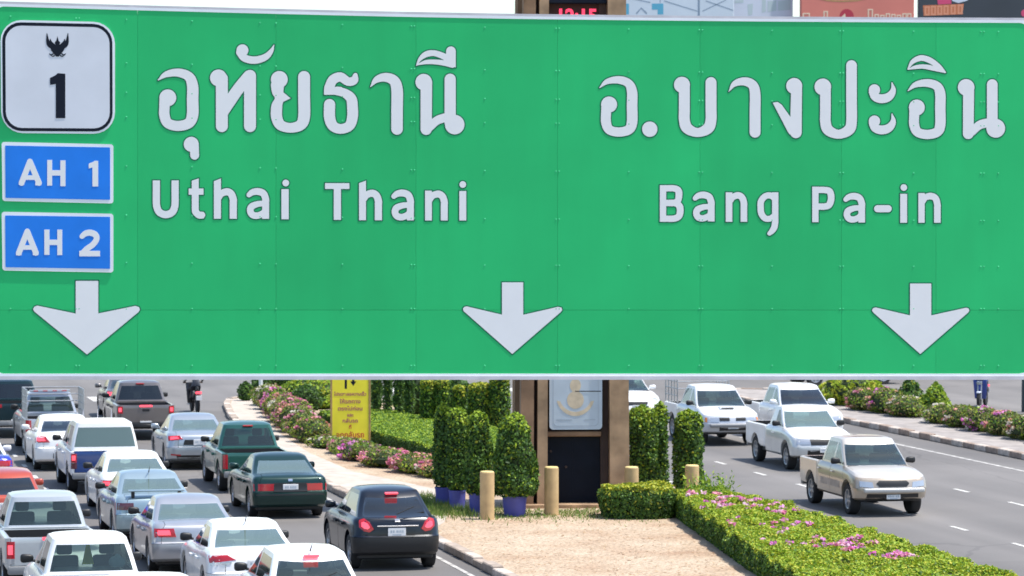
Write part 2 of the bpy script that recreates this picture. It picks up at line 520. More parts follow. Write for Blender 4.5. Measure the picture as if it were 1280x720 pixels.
SIGN = empty('overhead_sign', (5.9649, 27.8795, 7.3795), R(-4.869), 'huge green overhead road sign naming two towns in Thai and English', 'road sign')

def smooth(pts, n=7):
    """Catmull-Rom through (x, y, halfwidth)"""
    P = [np.array(p, float) for p in pts]
    if len(P) < 3: return P
    P = [2 * P[0] - P[1]] + P + [2 * P[-1] - P[-2]]
    out = []
    for i in range(1, len(P) - 2):
        for k in range(n):
            t = k / n
            a, b, c, d = P[i - 1:i + 3]
            out.append(.5 * ((2 * b) + (-a + c) * t + (2 * a - 5 * b + 4 * c - d) * t * t + (-a + 3 * b - 3 * c + d) * t ** 3))
    out.append(P[-2])
    for q in out: q[2] = max(q[2], .3)
    return out

def field(prims, X, Y):
    D = np.full(X.shape, 1e9)
    for p in prims:
        if p[0] == 'c':
            D = np.minimum(D, np.hypot(X - p[1], Y - p[2]) - p[3])
        elif p[0] in 'sl':
            pts = smooth(p[1]) if p[0] == 's' else [np.array(q, float) for q in p[1]]
            for a, b in zip(pts[:-1], pts[1:]):
                dx, dy = b[0] - a[0], b[1] - a[1]
                L2 = dx * dx + dy * dy + 1e-9
                t = np.clip(((X - a[0]) * dx + (Y - a[1]) * dy) / L2, 0, 1)
                D = np.minimum(D, np.hypot(X - a[0] - t * dx, Y - a[1] - t * dy) - (a[2] + (b[2] - a[2]) * t))
        elif p[0] == 'p':
            pts = p[1]; r = p[2] if len(p) > 2 else 0
            d = np.full(X.shape, 1e9); ins = np.zeros(X.shape, bool)
            for (x0, y0), (x1, y1) in zip(pts, pts[1:] + pts[:1]):
                dx, dy = x1 - x0, y1 - y0
                t = np.clip(((X - x0) * dx + (Y - y0) * dy) / (dx * dx + dy * dy + 1e-9), 0, 1)
                d = np.minimum(d, np.hypot(X - x0 - t * dx, Y - y0 - t * dy))
                c = ((y0 > Y) != (y1 > Y)) & (X < (x1 - x0) * (Y - y0) / ((y1 - y0) if abs(y1 - y0) > 1e-9 else 1e-9) + x0)
                ins ^= c
            D = np.minimum(D, np.where(ins, -d, d) - r)
    return D

def contours(D, xs, ys, iso):
    F = D - iso
    ny, nx = F.shape
    ins = F < 0
    segs = {}
    def pt(key):
        k, j, i = key
        if k == 0: a, b = F[j, i], F[j, i + 1]; t = a / (a - b); return xs[i] + t * (xs[i + 1] - xs[i]), ys[j]
        a, b = F[j, i], F[j + 1, i]; t = a / (a - b); return xs[i], ys[j] + t * (ys[j + 1] - ys[j])
    code = ins[:-1, :-1] * 1 + ins[:-1, 1:] * 2 + ins[1:, 1:] * 4 + ins[1:, :-1] * 8
    js, iis = np.nonzero((code > 0) & (code < 15))
    T = {1: 'lt', 2: 'tr', 3: 'lr', 4: 'rb', 6: 'tb', 7: 'lb', 8: 'bl', 9: 'bt', 11: 'br', 12: 'rl', 13: 'rt', 14: 'tl'}
    for j, i in zip(js, iis):
        c = code[j, i]
        e = {'t': (0, j, i), 'b': (0, j + 1, i), 'l': (1, j, i), 'r': (1, j, i + 1)}
        if c in (5, 10):
            prs = ['lt', 'rb'] if c == 5 else ['tr', 'bl']
        else: prs = [T[c]]
        for q in prs: segs[e[q[0]]] = e[q[1]]
    loops = []
    while segs:
        k0, k = segs.popitem()
        loop = [pt(k0)]
        while k != k0 and k in segs:
            loop.append(pt(k)); k = segs.pop(k)
        if len(loop) > 5: loops.append(loop)
    return loops

def simplify(loop, tol):
    P = np.array(loop)
    n = len(P)
    keep = np.zeros(n, bool)
    a = 0; b = int(np.argmax(np.hypot(*(P - P[0]).T)))
    keep[[a, b]] = True
    st = [(a, b), (b, n)]
    Q = np.vstack([P, P[:1]])
    while st:
        i, j = st.pop()
        if j - i < 2: continue
        d = Q[j] - Q[i]; L = np.hypot(*d) + 1e-12
        dist = np.abs((Q[i + 1:j, 0] - Q[i, 0]) * d[1] - (Q[i + 1:j, 1] - Q[i, 1]) * d[0]) / L
        k = int(np.argmax(dist))
        if dist[k] > tol:
            keep[i + 1 + k] = True; st += [(i, i + 1 + k), (i + 1 + k, j)]
    return P[keep]

def fill_mesh(name, loops, thick):
    """2-D outline loops (holes allowed) -> plate of the given thickness, front at w = 0"""
    cu = bpy.data.curves.new(name, 'CURVE'); cu.dimensions = '2D'; cu.fill_mode = 'BOTH'; cu.extrude = thick / 2
    for lp in loops:
        sp = cu.splines.new('POLY'); sp.points.add(len(lp) - 1); sp.use_cyclic_u = True
        for p, q in zip(sp.points, lp): p.co = (q[0], q[1], 0, 1)
    ob = bpy.data.objects.new(name, cu); COL.objects.link(ob)
    dg = bpy.context.evaluated_depsgraph_get()
    me = bpy.data.meshes.new_from_object(ob.evaluated_get(dg))
    bpy.data.objects.remove(ob); bpy.data.curves.remove(cu)
    # curve plane (x, y) -> sign (u, v); extrusion -> w
    n = len(me.vertices); co = np.empty(n * 3, np.float32); me.vertices.foreach_get('co', co); co = co.reshape(-1, 3)
    new = np.stack([co[:, 0], thick / 2 - co[:, 2], co[:, 1]], 1)
    me.vertices.foreach_set('co', new.ravel().astype(np.float32)); me.update()
    me.name = name
    return me

def glyph(name, prims, org, sc, mat, w, parent, iso=0., thick=.0025, edge=None, edge_iso=1.5, step=.3):
    xs_, ys_ = [], []
    for p in prims:
        if p[0] == 'c': xs_ += [p[1] - p[3], p[1] + p[3]]; ys_ += [p[2] - p[3], p[2] + p[3]]
        else:
            for q in p[1]:
                h = q[2] if len(q) > 2 else 0
                xs_ += [q[0] - h, q[0] + h]; ys_ += [q[1] - h, q[1] + h]
    pad = 4 * sc
    xs = np.arange(min(xs_) - pad, max(xs_) + pad, step * sc); ys = np.arange(min(ys_) - pad, max(ys_) + pad, step * sc)
    X, Y = np.meshgrid(xs, ys)
    D = field(prims, X, Y)
    def conv(iso_):
        out = []
        for lp in contours(D, xs, ys, iso_ * sc):
            lp = simplify(lp, .05 * sc)
            if len(lp) > 2: out.append([S(org[0] + x / sc, org[1] + y / sc) for x, y in lp])
        return out
    me = fill_mesh(name, conv(iso), thick)
    o = obj(name, me, mat, parent); o.location = (0, -w, 0)
    if edge:
        me = fill_mesh(edge, conv(edge_iso), .0015)
        e = obj(edge, me, M['letter_edge'], o); e.location = (0, w - .0016, 0)
    return o

# --- face panels: two rows of sheets, joints a few millimetres wide
def topy(x):   # the top edge is bent to follow its image pixels
    return float(np.interp(x, [-20, 0, 160, 320, 480, 640, 800, 960, 1120, 1300], [7.4, 8, 12.6, 16.8, 20.6, 23.6, 25.5, 27, 28, 28.8]))
def plate(name, outline, mat, w, thick, parent):
    o = obj(name, fill_mesh(name, [[S(*q) for q in outline]], thick), mat, parent)
    o.location = (0, -w, 0)
    return o
cols = [-6, 172, 345, 520, 697, 875, 1052, 1170, 1286]
for a, b in zip(cols[:-1], cols[1:]):
    plate('sign_panel', [(a + .1, topy(a)), ((a + b) / 2, topy((a + b) / 2)), (b - .1, topy(b)), (b - .1, 387.4), (a + .1, 387.4)], M['panel'], 0, .02, SIGN)
    plate('sign_panel', [(a + .1, 387.7), (b - .1, 387.7), (b - .1, 468), (a + .1, 468)], M['panel'], 0, .02, SIGN)
plate('light_block_sheet', [(-4, 12), (400, 24), (1284, 33), (1284, 466), (-4, 466)], M['panel'], -.0205, .004, SIGN)  # added behind the panels to stop light showing through the joints
# white border strip (rounded) and the aluminium edge section
def border(o_, inset):
    pts = []
    xs = np.linspace(4 + inset, 1276 - inset, 40)
    for x in xs: pts.append((x, topy(x) + o_))
    pts += [(1281 - inset, topy(1280) + o_ + 2), (1283 - inset, topy(1280) + o_ + 8)]
    pts += [(1283 - inset, 461 - o_), (1281 - inset, 465.5 - o_), (1274 - inset, 467 - o_)]
    pts += [(4 + inset, 467 - o_), (-1 + inset, 465.5 - o_), (-3.5 + inset, 461 - o_), (-3.5 + inset, topy(0) + 7 + o_), (-1 + inset, topy(0) + 1.5 + o_)]
    return pts
def ring(name, outer, inner, mat, w, thick, parent):
    o = obj(name, fill_mesh(name, [[S(*q) for q in outer], [S(*q) for q in inner]], thick), mat, parent)
    o.location = (0, -w, 0); return o
ring('border_strip', border(-3.2, -3), border(0, 0), M['border'], .004, .004, SIGN)
xs = np.linspace(-10, 1290, 30)
bm_t = [(x, topy(x) - 6.4) for x in xs] + [(x, topy(x) - 2.6) for x in xs[::-1]]
plate('top_edge_section', bm_t, M['frame'], .003, .05, SIGN)
plate('bottom_edge_section', [(-10, 470), (1290, 470), (1290, 474.6), (-10, 474.6)], M['frame'], .012, .05, SIGN)
# rivets in rows
bm = bmesh.new()
for cx in (13, 97, 158, 240, 325, 345, 428, 516, 606, 697, 786, 876, 965, 1052, 1142, 1228, 1248):
    for cy in (20, 75, 112, 143, 205, 267, 327, 386, 457):
        yy = cy + (topy(cx) - 8) * (1 - cy / 470)
        if cy > 380: yy = cy
        for dx in ((-2.0, 2.0) if cx in (97, 516, 697, 876, 1052, 1228) else (0,)):
            u, v = S(cx + dx, yy)
            bmesh.ops.create_icosphere(bm, subdivisions=1, radius=.0075, matrix=Matrix.Translation((u, -.001, v)) @ Matrix.Diagonal((1, .5, 1, 1)))
o = obj('rivets', bm, M['rivet'], SIGN); o['kind'] = 'stuff'

# --- lettering: strokes ('s' smooth, 'l' straight; x, y, half width), discs ('c'), polygons ('p')
def uvu(x0, x1, top0, top1, bot, hw, hb):    # a U made of two stems and a round bowl
    m = (x0 + x1) / 2; r = (x1 - x0) / 2
    k = .55
    return ('s', [(x0, top0, hw), (x0, (top0 + bot) / 2, hw), (x0, bot - r * .95, hw), (x0 + r * .22, bot - r * .32, hw), (m, bot, hb), (x1 - r * .22, bot - r * .32, hw), (x1, bot - r * .95, hw), (x1, (top1 + bot) / 2, hw), (x1, top1, hw)])
def o_ang(dx, dy, cx, kx=1):                 # Thai letter o ang
    return [('c', 126 + dx, 348 + dy, 46),
            ('s', [(110 + dx, 362 + dy, 30), (108 + dx, 400 + dy, 29), (108 + dx, 440 + dy, 29), (126 + dx, 482 + dy, 28), (180 + dx, 497 + dy, 28), (237 + dx, 482 + dy, 29), (257 + dx, 438 + dy, 32), (257 + dx, 360 + dy, 32), (257 + dx, 285 + dy, 31), (237 + dx, 236 + dy, 27), (180 + dx, 215 + dy, 23), (118 + dx, 224 + dy, 17), (75 + dx, 254 + dy, 4)])]
OA, SA = (180, 40), 4.233
OB, SB = (390, 40), 4.233
OCC, SCC = (740, 60), 4.741
OD, SDD = (1000, 60), 4.571
T = []
T.append((OA, SA, o_ang(0, 0, 0)))
T.append((OA, SA, [('c', 250, 594, 41), ('l', [(266, 596, 25), (268, 652, 25)])]))
T.append((OA, SA, [('c', 394, 243, 46), ('l', [(412, 246, 33), (412, 498, 33)]), ('l', [(561, 232, 33), (561, 498, 33)]),
                   ('s', [(425, 432, 20), (452, 372, 31), (500, 300, 32), (556, 234, 33)])]))
T.append((OA, SA, [('c', 521, 97, 33), ('s', [(508, 108, 22), (532, 138, 21), (585, 149, 21), (640, 134, 19), (672, 103, 13), (688, 68, 3)])]))
T.append((OA, SA, [('c', 716, 251, 46), ('s', [(706, 282, 36), (708, 318, 31), (722, 346, 22), (708, 376, 27), (702, 400, 31), (702, 450, 31), (722, 492, 29), (775, 507, 27), (828, 492, 30), (847, 448, 33), (847, 340, 33), (847, 238, 33)]),
                   ('p', [(690, 320), (738, 318), (778, 351), (735, 372), (690, 380)])]))
T.append((OB, SB, [('s', [(230, 228, 13), (222, 256, 23), (190, 262, 24), (150, 238, 26), (110, 254, 27), (90, 296, 27)]),
                   ('p', [(62, 300), (112, 300), (130, 287), (160, 290), (160, 333), (62, 334)]),
                   ('s', [(120, 311, 22), (170, 322, 25), (207, 352, 29), (214, 400, 30), (214, 450, 30), (198, 496, 28), (152, 513, 27), (110, 496, 29), (93, 450, 31), (93, 384, 31)])]))
T.append((OB, SB, [('s', [(309, 290, 3), (342, 252, 18), (390, 240, 25), (434, 258, 29), (450, 306, 32), (450, 400, 32), (450, 513, 32)])]))
T.append((OB, SB, [('c', 591, 265, 45), ('l', [(605, 266, 32), (604, 515, 31)]), ('l', [(731, 250, 31), (731, 480, 31)]), ('c', 755, 490, 53), ('s', [(622, 505, 22), (662, 468, 24), (722, 448, 25)])]))
T.append((OB, SB, [('s', [(552, 178, 3), (572, 143, 11), (604, 118, 17), (645, 112, 17), (695, 128, 18), (730, 150, 18)]), ('s', [(556, 174, 4), (600, 160, 12), (645, 158, 14), (700, 164, 16), (742, 174, 17)]), ('l', [(735, 102, 27), (735, 160, 27)]), ('p', [(708, 110), (762, 110), (762, 189), (708, 180)])]))
k = 1.12
def scl(prims, k, dx, dy):
    out = []
    for p in prims:
        if p[0] == 'c': out.append(('c', p[1] * k + dx, p[2] * k + dy, p[3] * k))
        else: out.append((p[0], [tuple([q[0] * k + dx, q[1] * k + dy] + [h * k for h in q[2:]]) for q in p[1]]))
    return out
T.append((OCC, SCC, [('c', 101, 335, 49), ('s', [(85, 345, 31), (83, 390, 31), (83, 440, 31), (102, 484, 29), (158, 498, 29), (217, 484, 30), (237, 440, 33), (237, 340, 33), (237, 260, 32), (216, 210, 27), (158, 189, 24), (90, 199, 17), (45, 235, 4)])]))
T.append((OCC, SCC, [('c', 342, 481, 47)]))
T.append((OCC, SCC, [('c', 533, 218, 49), uvu(547, 705, 225, 205, 501, 34, 28)]))
T.append((OCC, SCC, [('s', [(810, 258, 3), (845, 212, 18), (902, 198, 26), (950, 218, 30), (966, 268, 33), (966, 380, 34), (966, 499, 34)])]))
T.append((OCC, SCC, [('c', 1198, 225, 49), ('l', [(1212, 230, 34), (1208, 500, 36)]), ('p', [(1068, 323), (1100, 318), (1125, 335), (1180, 412), (1182, 420), (1230, 500), (1172, 515), (1160, 500)])]))
T.append((OD, SDD, [('c', 130, 222, 49), uvu(145, 294, 230, 100, 493, 32, 27)]))
for dy in (0, 178):
    T.append((OD, SDD, [('c', 425, 240 + dy, 34), ('s', [(412, 252 + dy, 21), (430, 280 + dy, 25), (468, 290 + dy, 27), (508, 278 + dy, 25), (532, 242 + dy, 17), (525, 198 + dy, 4)])]))
T.append((OD, SDD, [('c', 667, 340, 47), ('s', [(653, 348, 30), (652, 390, 30), (652, 438, 30), (671, 480, 28), (726, 494, 28), (783, 480, 29), (801, 438, 31), (801, 340, 31), (801, 262, 31), (782, 218, 27), (726, 200, 24), (660, 210, 17), (617, 244, 4)])]))
T.append((OD, SDD, [('s', [(616, 120, 4), (640, 82, 13), (672, 62, 17), (704, 58, 18), (748, 74, 18), (795, 108, 15), (832, 140, 4)]), ('s', [(616, 122, 4), (660, 110, 12), (705, 106, 14), (760, 116, 15), (828, 140, 5)])]))
T.append((OD, SDD, [('c', 949, 225, 49), ('l', [(963, 228, 33), (961, 490, 32)]), ('l', [(1098, 209, 32), (1098, 440, 32)]), ('c', 1118, 459, 55), ('s', [(982, 482, 22), (1026, 440, 26), (1090, 424, 27)])]))
# English lines
def rect(x0, x1, y0, y1): return ('p', [(x0, y0), (x1, y0), (x1, y1), (x0, y1)])
def arch(xl, xr, yt, hw, y1):    # n-shaped shoulder: right stem with flat foot
    return [('s', [(xl, yt + 42, hw - 3), (xl + 20, yt + 14, hw - 2), ((xl + xr) / 2 + 8, yt, hw), (xr - 16, yt + 18, hw), (xr, yt + 60, hw), (xr, yt + 90, hw)]), rect(xr - hw, xr + hw, yt + 70, y1)]
def lat_a(dx, dy, k=1.):
    P = [('s', [(840, 183, 22), (868, 162, 27), (912, 156, 30), (955, 172, 30), (973, 215, 30), (973, 250, 30)]), rect(943, 1003, 225, 377),
         ('s', [(962, 252, 24), (910, 256, 26), (862, 276, 29), (850, 310, 29), (868, 342, 29), (908, 349, 28), (950, 330, 26), (968, 305, 24)])]
    out = []
    for p in P:
        out.append((p[0], [tuple([(q[0] - 822) * k + dx, (q[1] - 127) * k + dy] + [h * k for h in q[2:]]) for q in p[1]]))
    return out
OE, SE = (180, 215), 6.4
OF, SF = (400, 215), 6.4
OG, SG = (810, 220), 6.737
OHH, SHH = (800, 210), 2.909
T.append((OE, SE, [rect(68, 130, 65, 240), rect(218, 280, 65, 240), ('s', [(99, 225, 31), (102, 275, 31), (124, 322, 31), (174, 341, 31), (225, 322, 31), (246, 275, 31), (249, 225, 31)])]))
T.append((OE, SE, [('p', [(380, 68), (440, 48), (440, 300), (380, 300)]), rect(355, 478, 130, 184), ('s', [(410, 280, 30), (413, 318, 30), (440, 344, 30), (462, 345, 30)]), rect(452, 482, 317, 374)]))
T.append((OE, SE, [('p', [(557, 72), (618, 48), (618, 376), (557, 376)])] + arch(600, 714, 158, 31, 376)))
T.append((OE, SE, lat_a(822, 127)))
T.append((OE, SE, [rect(1097, 1160, 135, 380), ('c', 1134, 88, 29)]))
T.append((OF, SF, [rect(38, 237, 87, 138), rect(108, 170, 110, 385)]))
T.append((OF, SF, [('p', [(310, 88), (370, 66), (370, 388), (310, 388)])] + arch(352, 467, 170, 31, 388)))
T.append((OF, SF, lat_a(572, 139)))
T.append((OF, SF, [rect(838, 897, 147, 390)] + arch(880, 994, 176, 30, 390)))
T.append((OF, SF, [rect(1112, 1172, 150, 390), ('c', 1142, 100, 29)]))
T.append((OG, SG, [rect(97, 155, 75, 388), ('s', [(140, 104, 28), (215, 104, 29), (254, 122, 31), (260, 165, 31), (250, 208, 29), (215, 227, 29), (140, 227, 28)]), ('s', [(140, 227, 28), (220, 227, 29), (262, 250, 31), (271, 295, 31), (258, 340, 30), (215, 359, 29), (140, 359, 28)])]))
T.append((OG, SG, lat_a(378, 130, 1.02)))
T.append((OG, SG, [rect(652, 712, 135, 388)] + arch(695, 807, 163, 30, 388)))
T.append((OG, SG, [rect(1042, 1100, 135, 400), ('s', [(1070, 392, 29), (1064, 430, 29), (1045, 462, 26), (1022, 484, 20)]), ('s', [(1066, 190, 26), (1030, 164, 28), (985, 172, 28), (952, 212, 29), (948, 262, 29), (955, 318, 29), (986, 356, 28), (1030, 358, 27), (1068, 330, 26)])]))
T.append((OHH, SHH, [rect(625, 650, 67, 198), ('s', [(640, 80, 12.5), (672, 80, 12.5), (690, 86, 13), (695, 110, 13), (688, 133, 13), (672, 140, 12.5), (640, 140, 12.5)])]))
T.append((OHH, SHH, lat_a(740, 90, .437)))
T.append((OHH, SHH, [('l', [(864, 148, 14), (902, 148, 14)])]))
T.append((OHH, SHH, [rect(945, 972, 93, 200), ('c', 959, 71, 13)]))
T.append((OHH, SHH, [rect(1011, 1036, 90, 200)] + [('s', [(1028, 122, 11), (1037, 108, 12), (1056, 102, 13), (1074, 110, 13), (1081, 132, 13), (1081, 150, 13)]), rect(1068, 1094, 140, 200)]))
for org, sc, prims in T:
    glyph('letter', prims, org, sc, M['letter'], .003, SIGN, edge='letter_backing', edge_iso=1.1, iso=-.35)
# arrows
for org, sc, poly in (((30, 340), 5.333, [(343, 57), (497, 57), (497, 274), (742, 224), (768, 232), (775, 250), (765, 268), (420, 552), (68, 265), (58, 248), (68, 230), (88, 222), (343, 275)]),
                      ((560, 340), 5.333, [(358, 67), (503, 67), (503, 283), (735, 230), (758, 236), (763, 252), (755, 266), (428, 549), (103, 262), (97, 246), (106, 232), (124, 227), (358, 282)]),
                      ((1070, 340), 5.333, [(358, 75), (503, 75), (503, 287), (735, 236), (752, 242), (757, 258), (748, 272), (428, 549), (112, 270), (104, 256), (112, 240), (130, 234), (358, 287)])):
    glyph('down_arrow', [('p', poly)], org, sc, M['letter'], .003, SIGN, edge='letter_backing', edge_iso=1.1, iso=-.35)

# --- route shield and the two highway plates on the left
def rrect(c, r, n=6):
    """rounded quadrilateral from 4 corners (tl, tr, br, bl)"""
    out = []
    for i in range(4):
        p, a, b = np.array(c[i], float), np.array(c[i - 1], float), np.array(c[(i + 1) % 4], float)
        da, db = (a - p) / np.hypot(*(a - p)), (b - p) / np.hypot(*(b - p))
        ce = p + (da + db) * r
        for k in range(n + 1):
            t = k / n * math.pi / 2
            out.append(tuple(ce - db * r * math.cos(t) - da * r * math.sin(t)))
    return out
def sh(c): return [(0 + x / 4.8, 20 + y / 4.8) for x, y in c]
SHD = plate('route_shield', rrect(sh([(2, 22), (690, 38), (690, 708), (8, 702)]), 27), M['border'], .010, .006, SIGN)
def rel(o, parent, w):      # child of a plate: offset measured from the sign face
    o.parent = parent; o.location = (0, parent.location.y * -1 - w, 0); return o
rel(ring('shield_ring', rrect(sh([(13, 36), (674, 50), (676, 694), (18, 690)]), 23.5), rrect(sh([(32, 56), (657, 69), (659, 675), (36, 671)]), 20), M['ink'], 0, .002, SIGN), SHD, .0122)
rel(plate('shield_face', rrect(sh([(32, 56), (657, 69), (659, 675), (36, 671)]), 20), M['shieldwhite'], 0, .002, SIGN), SHD, .0119)
rel(glyph('numeral', [('p', [(300, 372), (330, 358), (347, 343), (392, 347), (392, 613), (335, 613), (335, 408), (300, 414)])], (0, 20), 4.8, M['ink'], 0, SIGN, thick=.002), SHD, .0142)
emb = [('p', [(345, 122), (352, 148), (362, 160), (356, 172), (372, 178), (392, 184), (384, 205), (368, 226), (352, 244), (338, 244), (322, 226), (306, 206), (300, 184), (320, 176), (334, 172), (328, 160), (338, 148)])]
for s in (1, -1):
    def mx(l): return [((345 + s * (x - 345)), y, *h) for x, y, *h in l]
    emb += [('s', mx([(372, 190, 12), (394, 172, 14), (404, 146, 9), (408, 104, 1.5)])), ('s', mx([(366, 176, 8), (384, 156, 6), (388, 138, 1.5)])),
            ('s', mx([(372, 228, 4), (384, 234, 4), (394, 226, 2)])), ('s', mx([(362, 238, 3), (372, 242, 3.5), (380, 240, 2)]))]
rel(glyph('winged_emblem', emb, (0, 20), 4.8, M['ink'], 0, SIGN, thick=.002, step=.15), SHD, .0142)
def ap(c): return [(x / 3.894, 165 + y / 3.894) for x, y in c]
for (outer, inner, glyphs) in (
        ([(8, 48), (552, 60), (552, 348), (12, 336)], [(25, 66), (536, 75), (536, 330), (27, 321)],
         [[('l', [(105, 248, 14), (146, 144, 14), (190, 248, 14)]), ('l', [(120, 222, 11), (176, 222, 11)]), rect(92, 118, 244, 257), rect(172, 200, 246, 260)],
          [rect(230, 254, 136, 261), rect(294, 319, 138, 264), rect(240, 306, 186, 212)],
          [('p', [(432, 154), (452, 146), (462, 140), (478, 141), (478, 265), (450, 265), (450, 172), (432, 178)])]]),
        ([(8, 388), (552, 398), (552, 684), (12, 674)], [(25, 406), (536, 413), (536, 666), (27, 658)],
         [[('l', [(92, 588, 14), (133, 484, 14), (175, 588, 14)]), ('l', [(108, 562, 11), (160, 562, 11)]), rect(78, 105, 586, 600), rect(160, 187, 586, 600)],
          [rect(216, 241, 475, 598), rect(279, 303, 475, 599), rect(228, 292, 524, 550)],
          [('s', [(399, 508, 12), (416, 494, 14), (440, 490, 15), (464, 500, 15), (470, 522, 14), (452, 548, 14), (424, 568, 14), (404, 588, 14)]), rect(386, 487, 578, 605)]])):
    P = plate('highway_plate', rrect(ap(outer), 3.5), M['border'], .010, .006, SIGN)
    rel(plate('plate_face', rrect(ap(inner), 1.2), M['blue'], 0, .002, SIGN), P, .0122)
    for gl in glyphs:
        rel(glyph('letter', gl, (0, 165), 3.894, M['letter'], 0, SIGN, thick=.002, step=.25), P, .0145)
# structure behind the face
for a in range(7):
    u = -3.9 + 1.3 * a
    obj('stiffener', boxm(u - .03, u + .03, .026, .10, -1.5, 1.38, .004, 1), M['steel'], SIGN)
GAN = empty('sign_gantry', (5.9649, 27.8795, 0), R(-4.869), 'galvanised steel gantry carrying the green overhead sign', 'gantry')
for v in (6.35, 8.15):
    bm = bmesh.new(); cyl(bm, (-15.5, .42, v), (10.2, .42, v), .14, n=16)
    obj('beam', bm, M['steel'], GAN)
for u in (-15.5, 10.2):
    bm = bmesh.new(); cyl(bm, (u, .42, 0), (u, .42, 8.6), .22, .17, 20)
    obj('post', bm, M['steel'], GAN)
bm = bmesh.new()
for k in range(20):
    u = -15.3 + 1.28 * k
    cyl(bm, (u, .42, 6.35), (u + 1.2, .42, 8.15), .045, n=8)
obj('lattice', bm, M['steel'], GAN)
for u in (-3.2, -1, 1.2, 3.4):
    for v in (6.35, 8.15): obj('bracket', boxm(u - .05, u + .05, .11, .30, v - .07, v + .07), M['steel'], GAN)


# ------------------------------------------------------------------ vehicles
# local axes of a vehicle: +y forward, origin on the ground at its middle
def half_outline(w, y0, y1, rr, rf, bow0, bow1, sides, m=4, na=4):
    """right half of a plan outline, rear centre -> front centre; rr/rf = (x radius, y radius)"""
    pts = []
    for k in range(m):
        x = (w - rr[0]) * k / (m - 1)
        pts.append((x, y0 + bow0 * (x / w) ** 2))
    yb = y0 + bow0 * ((w - rr[0]) / w) ** 2
    for k in range(1, na + 1):
        a = math.pi / 2 * k / na
        pts.append((w - rr[0] + rr[0] * math.sin(a), yb + rr[1] * (1 - math.cos(a))))
    for y in sides: pts.append((w, y))
    ye = y1 - bow1 * ((w - rf[0]) / w) ** 2
    for k in range(na, 0, -1):
        a = math.pi / 2 * k / na
        pts.append((w - rf[0] + rf[0] * math.sin(a), ye - rf[1] * (1 - math.cos(a))))
    for k in range(m - 1, -1, -1):
        x = (w - rf[0]) * k / (m - 1)
        pts.append((x, y1 - bow1 * (x / w) ** 2))
    return pts

def loft(levels, zs, top_grid=True, crown=0., row=8, bottom=True):
    """levels: half outlines (same count), zs: matching z lists. Returns bmesh with face layers seg / lev"""
    bm = bmesh.new()
    fs_seg = bm.faces.layers.int.new('seg'); fs_lev = bm.faces.layers.int.new('lev')
    n = len(levels[0])
    loops = []
    for pts, z in zip(levels, zs):
        right = [bm.verts.new((x, y, zz)) for (x, y), zz in zip(pts, z)]
        left = [right[0]] + [bm.verts.new((-x, y, zz)) for (x, y), zz in list(zip(pts, z))[1:-1]] + [right[-1]]
        loops.append((right, left))
    for j in range(len(loops) - 1):
        for s in range(n - 1):
            a, b = loops[j][0], loops[j + 1][0]
            f = bm.faces.new((a[s], a[s + 1], b[s + 1], b[s])); f[fs_seg] = s; f[fs_lev] = j
            a, b = loops[j][1], loops[j + 1][1]
            f = bm.faces.new((a[s + 1], a[s], b[s], b[s + 1])); f[fs_seg] = s; f[fs_lev] = j
    def cap(lp, cr, flip):
        # structured cap: across-rows; first and last rows are the rear / front half outlines
        rt, lf = lp
        rows = [[lf[k] for k in range(row - 1, 0, -1)] + [rt[k] for k in range(row)]]
        xs = [rt[k].co.x / max(rt[row - 1].co.x, 1e-6) for k in range(row)]
        for s in range(row, n - row):
            r, l = rt[s], lf[s]
            line = [l]
            for k in range(row - 2, 0, -1): line.append(bm.verts.new((-xs[k] * r.co.x, r.co.y, r.co.z + cr * (1 - xs[k] ** 2))))
            line.append(bm.verts.new((0, r.co.y, r.co.z + cr)))
            for k in range(1, row - 1): line.append(bm.verts.new((xs[k] * r.co.x, r.co.y, r.co.z + cr * (1 - xs[k] ** 2))))
            line.append(r)
            rows.append(line)
        rows.append([lf[n - 1 - k] for k in range(row - 1, 0, -1)] + [rt[n - 1 - k] for k in range(row)])
        for a, b in zip(rows[:-1], rows[1:]):
            for k in range(len(a) - 1):
                vs = [a[k], a[k + 1], b[k + 1], b[k]]
                vs = [v for i, v in enumerate(vs) if v not in vs[:i]]
                if len(vs) < 3: continue
                f = bm.faces.new(vs[::-1] if flip else vs)
                f[fs_seg] = -1; f[fs_lev] = 99 if not flip else -1
    if top_grid: cap(loops[-1], crown, False)
    if bottom: cap(loops[0], 0, True)
    return bm

def prof(tbl):
    ys = [a for a, b in tbl]; zs = [b for a, b in tbl]
    return lambda y: float(np.interp(y, ys, zs))

def split_faces(bm, sel, name, mats, parent, gap=.011, sharp=35, depth=0.):
    """take faces out of a bmesh as a part of their own, leaving a fine shut line round it"""
    fs = [f for f in bm.faces if sel(f)]
    if not fs: return None
    vmap = {}
    nb = bmesh.new()
    for f in fs:
        vs = []
        for v in f.verts:
            if v not in vmap: vmap[v] = nb.verts.new(v.co)
            vs.append(vmap[v])
        try: nb.faces.new(vs)
        except ValueError: pass
    bmesh.ops.delete(bm, geom=fs, context='FACES')
    if gap:
        nb.normal_update()
        be = [v for v in nb.verts if v.is_boundary]
        cen = {}
        for v in be:
            d = Vector()
            for f in v.link_faces: d += f.calc_center_median() - v.co
            nrm = v.normal
            d -= nrm * d.dot(nrm)
            if d.length > 1e-6: cen[v] = d.normalized() * gap
        for v, d in cen.items(): v.co += d
        # returned edge so the panel has thickness
        ret = bmesh.ops.extrude_edge_only(nb, edges=[e for e in nb.edges if e.is_boundary])
        vn = {v: v.normal.copy() for v in be}
        for v in [g for g in ret['geom'] if isinstance(g, bmesh.types.BMVert)]:
            best = min(be, key=lambda q: (q.co - v.co).length_squared)
            v.co -= vn[best] * .025
    return obj(name, nb, mats, parent, sharp)

